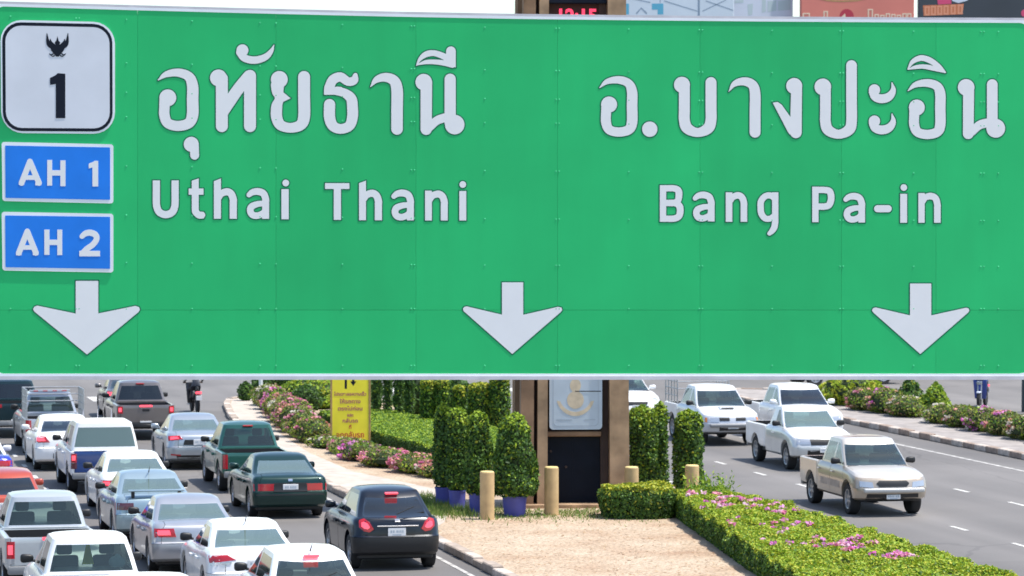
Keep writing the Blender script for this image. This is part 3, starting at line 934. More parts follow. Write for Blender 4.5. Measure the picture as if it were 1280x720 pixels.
def patch(name, bvh, poly, mat, parent, back=True, sgn=0, off=.006, thick=.03, slant=.5, cuts=2, dz=0.):
    """a lens or grille laid on the bodywork: polygon (x, z) on the rear or front, projected onto the body"""
    yd = 1 if back else -1
    d = Vector((-slant * sgn, yd, dz)).normalized()
    bm = bmesh.new()
    vs = [bm.verts.new((x, 0, z)) for x, z in poly]
    f = bm.faces.new(vs)
    bmesh.ops.triangulate(bm, faces=[f])
    bmesh.ops.subdivide_edges(bm, edges=bm.edges[:], cuts=cuts, use_grid_fill=True)
    hits = {}
    for v in bm.verts:
        p = Vector((v.co.x, -yd * parent['L'] / 2, v.co.z)) - d * 1.0
        h, nrm, _, _ = bvh.ray_cast(p, d, 4)
        hits[v] = (h, nrm)
    good = [h for h in hits.values() if h[0] is not None]
    if not good: bm.free(); return None
    for v, (h, nrm) in hits.items():
        if h is None:
            h, nrm, _, _ = bvh.find_nearest(Vector((v.co.x, -yd * parent['L'] / 2, v.co.z)))
        v.co = h - d * off
    bm.normal_update()
    ret = bmesh.ops.extrude_edge_only(bm, edges=[e for e in bm.edges if e.is_boundary])
    for g in ret['geom']:
        if isinstance(g, bmesh.types.BMVert): g.co += d * thick
    bmesh.ops.recalc_face_normals(bm, faces=bm.faces)
    return obj(name, bm, mat, parent, 40)

_wheel = {}
def wheel_mesh(r, wid):
    k = (r, wid)
    if k in _wheel: return _wheel[k]
    h = wid / 2; ri = r * .64
    t = lathe([(ri, -h * .9), (r * .93, -h), (r * .985, -h * .82), (r, -h * .5), (r, h * .5), (r * .985, h * .82), (r * .93, h), (ri, h * .9), (ri, -h * .9)], 28, 'X')
    tm = bpy.data.meshes.new('tyre'); t.to_mesh(tm); t.free(); tm.materials.append(M['rubber']); tm.shade_smooth(); tm.set_sharp_from_angle(angle=R(40))
    b = lathe([(0.0, h * .55), (ri * .2, h * .62), (ri * .26, h * .45), (ri * .4, h * .2), (ri * .86, h * .2), (ri * .92, h * .82), (ri * 1.005, h * .88), (ri * 1.005, -h * .8), (0, -h * .8)], 24, 'X')
    for s in range(6):
        a = s * math.pi / 3
        q = bmesh.ops.create_cube(b, size=1)
        for v in q['verts']:
            x, y, z = v.co
            v.co = Vector((h * (.52 + x * .35), y * ri * .20 * (1 - .25 * z), ri * (.53 + z * .72)))
            v.co = Matrix.Rotation(a, 4, 'X') @ v.co
    rm = bpy.data.meshes.new('rim'); b.to_mesh(rm); b.free(); rm.materials.append(M['rim']); rm.shade_smooth(); rm.set_sharp_from_angle(angle=R(35))
    _wheel[k] = (tm, rm)
    return _wheel[k]

def add_wheel(root, x, y, r, wid):
    s = 1 if x > 0 else -1
    tm, rm = wheel_mesh(r, wid)
    e = bpy.data.objects.new('wheel', None); link(e, root); e.location = (x, y, r); e.empty_display_size = .2
    if s < 0: e.rotation_euler = (0, 0, math.pi)
    for nm, me in (('tyre', tm), ('rim', rm)):
        link(bpy.data.objects.new(nm, me), e)

def mirror(root, x, y, z, mat, s):
    bm = bmesh.new()
    bmesh.ops.create_uvsphere(bm, u_segments=14, v_segments=9, radius=1)
    for v in bm.verts:
        c = v.co
        sx = math.copysign(abs(c.x) ** .6, c.x); sz = math.copysign(abs(c.z) ** .6, c.z); sy = math.copysign(abs(c.y) ** .8, c.y)
        v.co = Vector((x + s * .12 + sx * .115, y + sy * .06 + abs(sx) * .0, z + .02 + sz * .075 * (1 + .12 * sx * s)))
    cyl(bm, (x - s * .02, y + .02, z - .03), (x + s * .08, y, z - .01), .025, .02, 8)
    obj('wing_mirror', bm, mat, root, 40)

def headrests(root, y, z, w, mat, zb):
    for s in (-1, 1):
        bm = bmesh.new()
        box(bm, s * w - .24, s * w + .24, y - .07, y + .07, zb, z - .14, .05)
        box(bm, s * w - .13, s * w + .13, y - .05, y + .05, z - .13, z + .06, .04)
        obj('seat', bm, mat, root, 40)

def plate_obj(root, x, y, z, yd, w=.36, h=.16, tilt=0.):
    p = obj('number_plate', boxm(x - w / 2, x + w / 2, y - .008, y + .008, z - h / 2, z + h / 2, .006, 1), M['plate'], root)
    bm = bmesh.new()
    # faint stamped characters, illegible at this distance
    for (a, b, zz, hh) in ((-.13, -.095, .01, .05), (-.08, -.05, .01, .05), (-.01, .015, .01, .05), (.03, .05, .01, .05), (.065, .09, .01, .05), (.105, .13, .01, .05), (-.09, .09, -.052, .018)):
        box(bm, x + a, x + b, y - yd * .0095 - .001, y - yd * .0095 + .001, z + zz - hh / 2, z + zz + hh / 2)
    o = obj('plate_characters', bm, M['faded_grey'], p); o['kind'] = 'stuff'

def build_vehicle(name, cat, label, group, at, rz, S_):
    """S_: dictionary of proportions, see the tables below"""
    root = empty(name, (at[0], at[1], 0), rz, label, cat, group)
    L, w = S_['L'], S_['w']
    root['L'] = L
    h = L / 2
    pk = S_.get('pickup', False)
    col = S_['col']
    body_m = paint(*col) if isinstance(col[0], tuple) else paint(col)
    low_m = paint(*S_['low']) if S_.get('low') else body_m
    zb = S_['zb']
    yr0 = S_['y0'] if pk else -h           # rear end of the main shell
    top = prof(S_['top'])
    T_ = [0, .07, .30, .50, .545, .80, .93, 1.0]
    ro = S_.get('ro', [.14, .05, .0, .015, .05, .06, .085, .14])
    fo = S_.get('fo', [.16, .05, .0, .015, .03, .06, .12, .26])
    wo = S_.get('wo', [.07, .02, .005, .0, .0, .012, .035, .085])
    rr = S_.get('rr', (.22, .20)); rf = S_.get('rf', (.34, .30))
    wb0, wb1 = S_['axles']
    r, tw = S_['wheel']
    yb = S_['bp']                          # B pillar
    if pk: sides = sorted([yr0 + .2, yb - .02, yb + .55, yb + 1.02, wb1 - .44, wb1 - .2, wb1 + .1, wb1 + .42, h - .45])
    else: sides = [min(-h + max(.30, rr[1] + S_.get('bow', .05) + .17), wb0 - .42), wb0 - .38, wb0 - .1, wb0 + .2, wb0 + .42, yb - .02, yb + .02, yb + .55, yb + 1.0, wb1 - .42, wb1 - .2, wb1 + .1, wb1 + .38, h - .40]
    if not pk: sides = [y for y in sorted(sides) if y > -h + max(ro) + rr[1] + S_.get('bow', .05) + .01]
    sides = [y for y in sides if y < h - max(fo) - .14 - rf[1]]
    levels = []; zs = []
    for j, t in enumerate(T_):
        pts = half_outline(w - wo[j], yr0 + (0 if pk else ro[j]), h - fo[j], (.06, .05) if pk else rr, rf, 0 if pk else S_.get('bow', .05), .16, sides)
        levels.append(pts)
        z = []
        for x, y in pts:
            zt = top(y); z0 = zb + (0 if pk else .10 * max(0, (-h + .75 - y) / .75)) + .05 * max(0, (y - h + .7) / .7)
            z.append(z0 + t * (zt - z0))
        zs.append(z)
    bm = loft(levels, zs, True, S_.get('crown', .03))
    me = bpy.data.meshes.new('body'); bm.to_mesh(me); bm.free()
    o = bpy.data.objects.new('body', me); COL.objects.link(o)
    bevels = [('body', o)]
    if pk and S_.get('bed', True):
        # load bed: hollow box, its rear closed by the tailgate
        y0, y1, zt, zf = -h + .06, yr0 - .025, S_['bed_z'], S_['bed_z'] - .46
        bb = bmesh.new()
        so = half_outline(w - .01, y0, y1, (.10, .08), (.03, .03), 0, 0, [y0 + .12, wb0 - .45, wb0, wb0 + .45, y1 - .05], 4, 4)
        so2 = half_outline(w - .06, y0 + .01, y1, (.10, .08), (.03, .03), 0, 0, [y0 + .12, wb0 - .45, wb0, wb0 + .45, y1 - .05], 4, 4)
        si = half_outline(w - .10, y0 + .07, y1 - .05, (.06, .05), (.03, .03), 0, 0, [y0 + .13, wb0 - .45, wb0, wb0 + .45, y1 - .08], 4, 4)
        zl = [zb + .12, zb + .2, (zb + zt) / 2 + .05, zt - .12, zt - .02, zt, zt - .004, zf]
        lv = [so2, so, so, so, so2 if False else so, so2, si, si]
        bb = loft(lv, [[z] * len(so) for z in zl], True, 0.)
        mb = bpy.data.meshes.new('load_bed'); bb.to_mesh(mb); bb.free()
        ob = bpy.data.objects.new('load_bed', mb); COL.objects.link(ob)
        bevels.append(('load_bed', ob))
    # wheel arches cut out of the shells
    cb = bmesh.new()
    for y in (wb0, wb1):
        for s in (-1, 1):
            cyl(cb, (s * (w + .1), y, r + .02), (s * (w - .26), y, r + .02), r + .075, n=28)
    cm = bpy.data.meshes.new('cut'); cb.to_mesh(cm); cb.free()
    co = bpy.data.objects.new('cut', cm); COL.objects.link(co)
    shells = {}
    for nm, ob in bevels:
        md = ob.modifiers.new('b', 'BOOLEAN'); md.operation = 'DIFFERENCE'; md.object = co; md.solver = 'EXACT'
    dg = bpy.context.evaluated_depsgraph_get()
    for nm, ob in bevels:
        m2 = bpy.data.meshes.new_from_object(ob.evaluated_get(dg))
        b2 = bmesh.new(); b2.from_mesh(m2); bpy.data.meshes.remove(m2)
        shells[nm] = b2
    for nm, ob in bevels: bpy.data.objects.remove(ob)
    bpy.data.objects.remove(co)
    # --- greenhouse
    g = S_['g']                       # zbase offset, roof z, (rear base y, roof rear y, roof front y, screen base y), base half width, roof half width
    zr = g['roof']; yb0, yt0, yt1, yb1 = g['y']; w0, w1 = g['w']
    tl = [0, .12, .5, .86, 1.0, 1.06]
    glv, gz = [], []
    for j, t in enumerate(tl):
        tt = min(t, 1)
        cur = tt ** g.get('cr', 1.0)
        a = yb0 + (yt0 - yb0) * cur; b = yb1 + (yt1 - yb1) * tt ** 1.05
        ww = w0 + (w1 - w0) * tt ** 1.25
        if j == 5: a += .12; b -= .14; ww -= .09
        cr_ = (.13, .12)
        cp, apx = g.get('cp', .22), g.get('ap', .12)
        inner = [a + .12 + cp * (1 - .3 * tt), yb - .045, yb + .045, b - .15 - apx]
        if g.get('quarter'): inner = [a + .12 + cp * .5, g['quarter'] - .03, g['quarter'] + .03] + inner[1:]
        pts = half_outline(ww, a, b, cr_, (.12, .12), g.get('bow0', .05), g.get('bow1', .12), inner, 4, 4)
        glv.append(pts)
        roofz = lambda y: zr - g.get('sag0', .05) * max(0, (yt0 + .5 - y) / .6) ** 2 - .05 * max(0, (y - yt1 + .5) / .6) ** 2
        zl = []
        for x, y in pts:
            zbse = top(y) - .03 if y > yr0 else top(yr0) - .03
            zz = zbse + tt * (roofz(y) - .045 - zbse)
            if j == 5: zz = roofz(y) - .012
            zl.append(zz)
        gz.append(zl)
    gb = loft(glv, gz, True, .025, 8, bottom=False)
    seg = gb.faces.layers.int['seg']; lev = gb.faces.layers.int['lev']
    ni = len(inner); n = len(glv[0])
    glass = M[S_.get('glass', 'glass')]; sglass = M[S_.get('sglass', S_.get('glass', 'glass'))]; fglass = M[S_.get('fglass', 'glass_clear')]
    def window(nm, segs, lv, mat, sx=0, seal=.034):
        fs = [f for f in gb.faces if f[lev] in lv and f[seg] in segs and (sx == 0 or f.calc_center_median().x * sx > 0)]
        if not fs: return
        nb = bmesh.new(); vm = {}
        for f in fs:
            vs = []
            for v in f.verts:
                if v not in vm: vm[v] = nb.verts.new(v.co)
                vs.append(vm[v])
            nb.faces.new(vs)
        bmesh.ops.delete(gb, geom=fs, context='FACES')
        ring_ = bmesh.ops.inset_region(nb, faces=nb.faces[:], thickness=seal, depth=-.004, use_even_offset=True, use_boundary=True)['faces']
        for f in ring_: f.material_index = 1
        return obj(nm, nb, [mat, M['black']], root, 50)
    window('rear_window', range(0, S_.get('rw', 4)), (1, 2), glass)
    window('windscreen', range(n - 1 - S_.get('fw', 5), n - 1), (1, 2), fglass)
    s0 = 7
    for s in (-1, 1):
        if g.get('quarter'):
            window('side_window', [s0 + 1], (1, 2), sglass, s)
            window('side_window', [s0 + 3], (1, 2), sglass, s)
            window('side_window', [s0 + 5], (1, 2), sglass, s)
        else:
            if not S_.get('single'): window('side_window', [s0 + 1], (1, 2), sglass, s)
            window('side_window', [s0 + 3], (1, 2), sglass, s)
    # --- join shell and pillars into the body, then take out doors, lids and bumpers
    bm = shells['body']
    tmp = bpy.data.meshes.new('t'); gb.to_mesh(tmp); gb.free()
    allb = bm.copy(); allb.from_mesh(tmp)
    if 'load_bed' in shells:
        t2 = bpy.data.meshes.new('t2'); shells['load_bed'].to_mesh(t2); allb.from_mesh(t2); bpy.data.meshes.remove(t2)
    bvh = BVHTree.FromBMesh(allb); allb.free()
    zd = zb + .10
    doors = [(yb + .02, yb + 1.0)] if S_.get('single') else [(yb + .02, yb + 1.0), (max(yr0 + .06, wb0 + .42) if not pk else yr0 + .05, yb - .02)]
    for s in (-1, 1):
        for a, b in doors:
            def sel(f, a=a, b=b, s=s):
                c = f.calc_center_median(); nn = f.normal
                return c.x * s > w * .8 and nn.x * s > .5 and abs(c.z - .0) > 0 and a - .01 < c.y < b + .01 and zb + .05 < c.z < top(c.y) - .02 and (c.y - wb0) ** 2 + (c.z - r) ** 2 > (r + .1) ** 2
            d = split_faces(bm, sel, 'door', low_m, root)
            if d:
                zh = top((a + b) / 2) - .17
                hb = boxm(s * (w + .002), s * (w + .035), a + .09, a + .27, zh - .018, zh + .018, .012, 2)
                obj('door_handle', hb, S_.get('handle') or body_m, d)
    if not pk:
        zsp = zb + .5 * (top(-h) - zb)
        split_faces(bm, lambda f: f.calc_center_median().y < -h + .42 and f.normal.z < .8 and zb + .02 < f.calc_center_median().z < zsp + .04 and f.calc_center_median().y < wb0 - .3, 'rear_bumper', low_m if not S_.get('bump') else M[S_['bump']], root, .008)
        if S_.get('boot', True):
            split_faces(bm, lambda f: f.calc_center_median().y < yb0 - .02 and abs(f.calc_center_median().x) < w - .26 and f.calc_center_median().z > zsp + .02, 'boot_lid', low_m if S_.get('low_all') else body_m, root, .010)
    split_faces(bm, lambda f: f.calc_center_median().y > h - .5 and f.normal.z < .8 and f.calc_center_median().y > wb1 + .3 and f.calc_center_median().z < zb + .5 * (top(h - .1) - zb) + .03, 'front_bumper', low_m if not S_.get('fbump') else M[S_['fbump']], root, .004)
    split_faces(bm, lambda f: f.calc_center_median().y > yb1 + .05 and abs(f.calc_center_median().x) < w - .2 and f.normal.z > .75, 'bonnet', low_m if S_.get('low_all') else body_m, root, .010)
    bm.from_mesh(tmp); bpy.data.meshes.remove(tmp)
    body = obj('body', bm, body_m, root, 38)
    if S_.get('low'):
        body.data.materials.append(low_m)
        for p in body.data.polygons:
            if p.center.z < top(p.center.y) - .05 and abs(p.normal.z) < .8: p.material_index = 1
            if S_.get('low_all') and p.center.z < top(p.center.y) + .045 and (abs(p.normal.z) > .6 or p.center.z < top(p.center.y) - .04): p.material_index = 1
    # cabin: floor cover at belt height, dashboard, seats
    zi = top(0) - .015
    ib = bmesh.new(); box(ib, -w0 + .05, w0 - .05, max(yb0 + .12, yr0 + .05), yb1 - .1, zi - .02, zi + .03 + (.05 if S_.get('dash') else 0), .02, 1)
    obj('cabin_trim', ib, M['seat' if S_.get('trim') else 'dark'], root)
    headrests(root, yb - .05, zr - .27, .36, M[S_.get('seats', 'seat')], zi)
    if not S_.get('single') and not pk: headrests(root, yb0 + .95 if not S_.get('hatch') else yb - .80, zr - .44, .38, M[S_.get('seats', 'seat')], zi)
    # wheels, mirrors
    for y in (wb0, wb1):
        for s in (-1, 1): add_wheel(root, s * (w - tw / 2 - .02), y, r, tw)
    mm = M['black'] if S_.get('bmir') else body_m
    for s in (-1, 1): mirror(root, s * (w0 + .02), yb1 - .48, top(yb1 - .48) + .09, mm, s)
    # underside
    obj('underbody', boxm(-w + .12, w - .12, -h + .3, h - .3, zb - .02, zb + .12, .03, 1), M['black'], root)
    # lenses
    for nm, poly, mat in S_.get('rear', []):
        for s in ((1, -1) if nm not in ('brake_light', 'trim_strip', 'window_strip', 'badge', 'licence_recess', 'bumper_insert') else (0,)):
            q = [(x * (s or 1), z) for x, z in poly]
            lens = patch(nm, bvh, q if s >= 0 else q[::-1], M['lamp_red' if mat == 'lamp_on' else mat], root, True, s, S_.get('loff', .012))
            if mat == 'lamp_on' and lens:
                mx_ = sum(a for a, b in q) / len(q); mz_ = sum(b for a, b in q) / len(q)
                q2 = [(mx_ + (a - mx_) * .58, mz_ + .005 + (b - mz_) * .55) for a, b in q]
                bl = patch('lit_bulb', bvh, q2 if s >= 0 else q2[::-1], M['lamp_on'], root, True, s, S_.get('loff', .012) + .004, .006)
                if bl: bl.parent = lens
    for nm, poly, mat in S_.get('front', []):
        for s in ((1, -1) if nm in ('headlight', 'indicator', 'fog_light') else (0,)):
            q = [(x * (s or 1), z) for x, z in poly]
            patch(nm, bvh, q if s >= 0 else q[::-1], M[mat], root, False, s, .01)
    def surf(x, z, back):
        yd = 1 if back else -1
        hit = bvh.ray_cast(Vector((x, -yd * (h + 1), z)), Vector((0, yd, 0)), 4)[0]
        return hit.y if hit else -yd * h
    if S_.get('rplate'):
        x, z = S_['rplate']; plate_obj(root, x, surf(x, z, True) - .012, z, 1)
    if S_.get('fplate'):
        x, z = S_['fplate']; plate_obj(root, x, surf(x, z, False) + .012, z, -1, .34, .12)
    if 'load_bed' in shells:
        b2 = shells['load_bed']
        y0 = -h + .06
        # pull the tailgate panel out of the bed shell
        split_faces(b2, lambda f: f.normal.y < -.7 and f.calc_center_median().y < y0 + .03 and abs(f.calc_center_median().x) < w - .11 and f.calc_center_median().z > zb + .25, 'tailgate', body_m if not S_.get('gate') else paint(*S_['gate']), root, .011)
        bo = obj('load_bed', b2, [body_m, M['bedliner']], root, 38)
        for p in bo.data.polygons:
            c = p.center
            if abs(c.x) < w - .09 and c.y > y0 + .06 and c.z < S_['bed_z'] - .01 and (p.normal.z > .5 or c.z > S_['bed_z'] - .46) and p.normal.dot(Vector((c.x, c.y - (y0 + yr0) / 2, 0))) <= .3: p.material_index = 1
        # step bumper
        sb = bmesh.new()
        box(sb, -w + .06, w - .06, -h, -h + .16, zb + .04, zb + .20, .03, 2)
        box(sb, -.28, .28, -h - .015, -h + .1, zb + .06, zb + .14, .01, 1)
        obj('rear_bumper', sb, M[S_.get('sbump', 'bumper_grey')], root, 40)
        obj('tailgate_handle', boxm(-.11, .11, y0 - .012, y0 + .02, S_['bed_z'] - .2, S_['bed_z'] - .13, .008, 1), M['black' if not S_.get('hchrome') else 'chrome'], root)
    for k, b2 in shells.items():
        pass
    for fn in S_.get('extra', []): fn(root, S_, bvh, body_m, top)
    del root['L']
    return root

# --- proportions of each kind of vehicle
def sedan(col, **k):
    d = dict(L=4.55, w=.885, zb=.20, col=col, axles=(-1.32, 1.36), wheel=(.315, .20), bp=-.12,
             top=[(-2.3, .97), (-1.9, 1.02), (-1.4, 1.03), (-.3, .95), (.9, .93), (1.25, .92), (1.9, .80), (2.3, .66)],
             g=dict(roof=1.45, y=(-1.72, -.78, .28, 1.18), w=(.78, .60), cp=.26, ap=.14, cr=.9),
             rear=[('tail_light', [(.52, .78), (.98, .80), (1.02, .93), (.60, .93)], 'lamp_red')],
             front=[('headlight', [(.42, .60), (.92, .66), (.95, .76), (.50, .72)], 'lamp_clear'), ('grille', [(-.36, .52), (.36, .52), (.40, .64), (-.40, .64)], 'black')],
             rplate=(0, .80), fplate=(0, .46))
    d.update(k); return d
def hatch(col, **k):
    d = dict(L=4.05, w=.86, zb=.20, col=col, axles=(-1.22, 1.28), wheel=(.31, .195), bp=-.10, hatch=1, boot=False,
             top=[(-2.05, .93), (-1.8, .98), (-.3, .96), (.8, .94), (1.1, .92), (1.7, .80), (2.1, .64)],
             g=dict(roof=1.50, y=(-1.92, -1.42, .22, 1.12), w=(.76, .60), cp=.16, ap=.14, bow0=.10),
             rear=[('tail_light', [(.56, .72), (.92, .74), (.94, .98), (.66, .98)], 'lamp_red')],
             front=[('headlight', [(.42, .60), (.90, .66), (.92, .76), (.50, .72)], 'lamp_clear'), ('grille', [(-.36, .50), (.36, .50), (.40, .62), (-.40, .62)], 'black')],
             rplate=(0, .74), fplate=(0, .46))
    d.update(k); return d
def pickup(col, **k):
    d = dict(L=5.15, w=.885, zb=.36, col=col, pickup=True, y0=-.92, axles=(-1.50, 1.58), wheel=(.365, .24), bp=.22, bed_z=1.10,
             top=[(-.95, 1.13), (.9, 1.12), (1.3, 1.12), (1.9, 1.04), (2.5, .92)],
             g=dict(roof=1.75, y=(-.88, -.66, .55, 1.36), w=(.79, .62), cp=.12, ap=.12, bow0=.03, bow1=.10, sag0=.03),
             ro=[0] * 8, rw=4,
             rear=[('tail_light', [(.72, .66), (.90, .66), (.90, 1.02), (.72, 1.02)], 'lamp_red'), ('reversing_light', [(.74, .62), (.90, .62), (.90, .68), (.74, .68)], 'lamp_clear')],
             front=[('headlight', [(.46, .74), (.86, .74), (.88, .90), (.48, .88)], 'lamp_clear'), ('grille', [(-.40, .72), (.40, .72), (.42, .88), (-.42, .88)], 'black'), ('air_intake', [(-.5, .44), (.5, .44), (.5, .58), (-.5, .58)], 'black')],
             rplate=(0, .52), fplate=(0, .58), bmir=True, rf=(.26, .22))
    d.update(k); return d

# ------------------------------------------------------------------ plants
def leaves(P, N, size, rng, spread=.9, aspect=.62):
    """one folded-free leaf quad per point; returns verts, faces"""
    n = len(P)
    T1 = rng.normal(size=(n, 3)); Nn = N + rng.normal(size=(n, 3)) * spread
    Nn /= np.linalg.norm(Nn, axis=1)[:, None] + 1e-9
    T1 -= Nn * np.sum(T1 * Nn, 1)[:, None]; T1 /= np.linalg.norm(T1, axis=1)[:, None] + 1e-9
    T2 = np.cross(Nn, T1)
    s = size * rng.uniform(.6, 1.35, n)[:, None]
    a = P - T1 * s; b = P + T2 * s * aspect; c = P + T1 * s; d = P - T2 * s * aspect
    V = np.stack([a, b, c, d], 1).reshape(-1, 3)
    F = np.arange(n * 4).reshape(n, 4)
    return V, F

def foliage(name, P, N, size, mats, midx, parent=None, spread=.9, aspect=.62, seed=0):
    rng = np.random.default_rng(seed + len(P))
    V, F = leaves(np.asarray(P), np.asarray(N), size, rng, spread, aspect)
    me = bpy.data.meshes.new(name)
    me.vertices.add(len(V)); me.vertices.foreach_set('co', V.ravel().astype(np.float32))
    me.loops.add(F.size); me.loops.foreach_set('vertex_index', F.ravel().astype(np.int32))
    me.polygons.add(len(F)); me.polygons.foreach_set('loop_start', (np.arange(len(F)) * 4).astype(np.int32))
    me.polygons.foreach_set('material_index', np.asarray(midx, dtype=np.int32))
    me.update(calc_edges=True)
    o = obj(name, me, mats, parent)
    o['kind'] = 'stuff'
    return o

def clip_plant(name, label, cat, loc, prof_, density, size, mats, weights, group=None, squash=(1, 1), n_fold=0, seed=1, top_mat=None, stem=True, rough=.05, rz=0):
    """clipped bush: prof_ = [(radius, z)...] swept round the axis, uneven surface of separate leaves over a dark core"""
    rng = np.random.default_rng(seed)
    root = empty(name, (loc[0], loc[1], loc[2] if len(loc) > 2 else .125), rz, label, cat, group)
    zs = np.array([b for a, b in prof_]); rs = np.array([a for a, b in prof_])
    seglen = np.hypot(np.diff(rs), np.diff(zs))
    area = seglen * 2 * np.pi * (rs[1:] + rs[:-1]) / 2
    n = int(area.sum() * density)
    k = rng.choice(len(area), n, p=area / area.sum())
    t = rng.uniform(size=n)
    r = rs[k] + (rs[k + 1] - rs[k]) * t; z = zs[k] + (zs[k + 1] - zs[k]) * t
    th = rng.uniform(0, 2 * np.pi, n)
    ph = rng.uniform(0, 6.28, 6)
    lump = 1 + rough * (np.sin(3 * th + ph[0] + 4 * z) + np.sin(5 * th + ph[1] - 7 * z) + np.sin(2 * th + 9 * z + ph[2]))
    depth = rng.exponential(.035, n)
    rr_ = np.maximum(r * lump - depth + rng.normal(0, .012, n), 0)
    nr = (zs[k + 1] - zs[k]); nz = -(rs[k + 1] - rs[k]); nl = np.hypot(nr, nz) + 1e-9
    P = np.stack([rr_ * np.cos(th) * squash[0], rr_ * np.sin(th) * squash[1], z + rng.normal(0, .015, n)], 1)
    N = np.stack([nr / nl * np.cos(th), nr / nl * np.sin(th), nz / nl], 1)
    w = np.array(weights, float); w /= w.sum()
    mi = rng.choice(len(mats), n, p=w)
    # lighter leaves in patches near the top paint in the light there
    if top_mat is not None:
        zt = zs.max(); hot = (z > zt - .16 * (zt - zs.min()) * rng.uniform(.2, 1.6, n)) & (rng.uniform(size=n) < .75)
        mi = np.where(hot, top_mat, mi)
    foliage('foliage', P, N, size, [M[m] for m in mats], mi, root, seed=seed)
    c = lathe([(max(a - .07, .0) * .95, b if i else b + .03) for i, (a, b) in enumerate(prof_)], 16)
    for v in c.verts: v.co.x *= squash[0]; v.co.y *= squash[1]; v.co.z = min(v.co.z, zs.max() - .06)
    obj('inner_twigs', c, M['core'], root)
    if stem:
        b = bmesh.new(); cyl(b, (0, 0, -.02), (0, 0, zs.min() + .2), .035, .03, 8)
        obj('stem', b, M['bark'], root)
    return root

def block_hedge(name, label, cat, poly, h, density, size, mats, wside, wtop, group=None, z0=.125, seed=3, lump=.05, skirt=0., bulge=.0, obj_kind=None):
    """hedge over a footprint polygon: top, sides and a dark core"""
    rng = np.random.default_rng(seed)
    pts = np.array(poly, float)
    cx, cy = pts.mean(0)
    root = empty(name, (cx, cy, z0), 0, label, cat, group)
    q = pts - pts.mean(0)
    P, N, MI = [], [], []
    x0, y0 = q.min(0); x1, y1 = q.max(0)
    ph = rng.uniform(0, 6.28, 8)
    def hgt(x, y): return h * (1 + lump * (np.sin(2.1 * x + ph[0]) * np.sin(1.7 * y + ph[1]) + .7 * np.sin(4.3 * x + 3.1 * y + ph[2]) + .5 * np.sin(-6.1 * x + 5.3 * y + ph[3])))
    def inside(x, y):
        c = np.zeros(x.shape, bool)
        for (ax, ay), (bx, by) in zip(q, np.roll(q, -1, 0)):
            c ^= ((ay > y) != (by > y)) & (x < (bx - ax) * (y - ay) / (by - ay + 1e-12) + ax)
        return c
    n = int((x1 - x0) * (y1 - y0) * density)
    x = rng.uniform(x0, x1, n); y = rng.uniform(y0, y1, n); ok = inside(x, y); x, y = x[ok], y[ok]
    z = hgt(x, y) - rng.exponential(.04, len(x))
    P.append(np.stack([x, y, z], 1)); N.append(np.tile([0, 0, 1.], (len(x), 1)))
    MI.append(rng.choice(len(mats), len(x), p=np.array(wtop, float) / sum(wtop)))
    for (ax, ay), (bx, by) in zip(q, np.roll(q, -1, 0)):
        L = math.hypot(bx - ax, by - ay)
        m = int(L * h * density * 1.1)
        t = rng.uniform(size=m); v = rng.uniform(size=m) ** .9
        nx, ny = (by - ay) / L, -(bx - ax) / L
        xx, yy = ax + (bx - ax) * t, ay + (by - ay) * t
        zz = v * hgt(xx, yy)
        out = bulge * np.sin(np.pi * np.clip(v, 0, 1)) + .05 * np.sin(5 * t * L + ph[4]) * np.sin(6 * zz + ph[5]) - rng.exponential(.035, m) - .16 * np.clip((v - .72) / .28, 0, 1) ** 2
        P.append(np.stack([xx + nx * out, yy + ny * out, zz], 1)); N.append(np.tile([nx, ny, .25], (m, 1)))
        w = np.array(wside, float)[None] * (1 - np.clip((v - .75) * 4, 0, 1))[:, None] + np.array(wtop, float)[None] * np.clip((v - .75) * 4, 0, 1)[:, None]  # leaf mix paints in the shaded sides and the sunlit top
        w /= w.sum(1)[:, None]
        u = rng.uniform(size=m)[:, None]
        MI.append((np.cumsum(w, 1) < u).sum(1).clip(0, len(mats) - 1))
    foliage('foliage', np.concatenate(P), np.concatenate(N), size, [M[m] for m in mats], np.concatenate(MI), root, spread=.62, seed=seed)
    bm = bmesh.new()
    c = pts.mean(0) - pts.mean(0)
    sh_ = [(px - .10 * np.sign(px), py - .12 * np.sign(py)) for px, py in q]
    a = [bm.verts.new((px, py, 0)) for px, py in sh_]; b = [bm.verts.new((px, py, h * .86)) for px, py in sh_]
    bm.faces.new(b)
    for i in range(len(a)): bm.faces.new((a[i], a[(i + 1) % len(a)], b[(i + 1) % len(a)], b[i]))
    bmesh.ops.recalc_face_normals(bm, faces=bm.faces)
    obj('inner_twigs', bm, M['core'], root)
    return root, hgt, (cx, cy)

def blossom(parent, centres, mats, size, seed, z_fn=None):
    """clusters of bracts: centres = [(x, y, z, radius, count, material index)]"""
    rng = np.random.default_rng(seed)
    P, N, MI = [], [], []
    for x, y, z, r, n, m in centres:
        d = rng.normal(size=(n, 3)); d /= np.linalg.norm(d, axis=1)[:, None]
        rad = r * rng.uniform(.2, 1, n)[:, None] ** .5
        p = d * rad * [1, 1, .45] + [x, y, z]
        P.append(p); N.append(d * .6 + [0, 0, .6]); MI.append(np.full(n, m))
    foliage('blossom', np.concatenate(P), np.concatenate(N), size, [M[m] for m in mats], np.concatenate(MI), parent, spread=.7, aspect=.8, seed=seed)

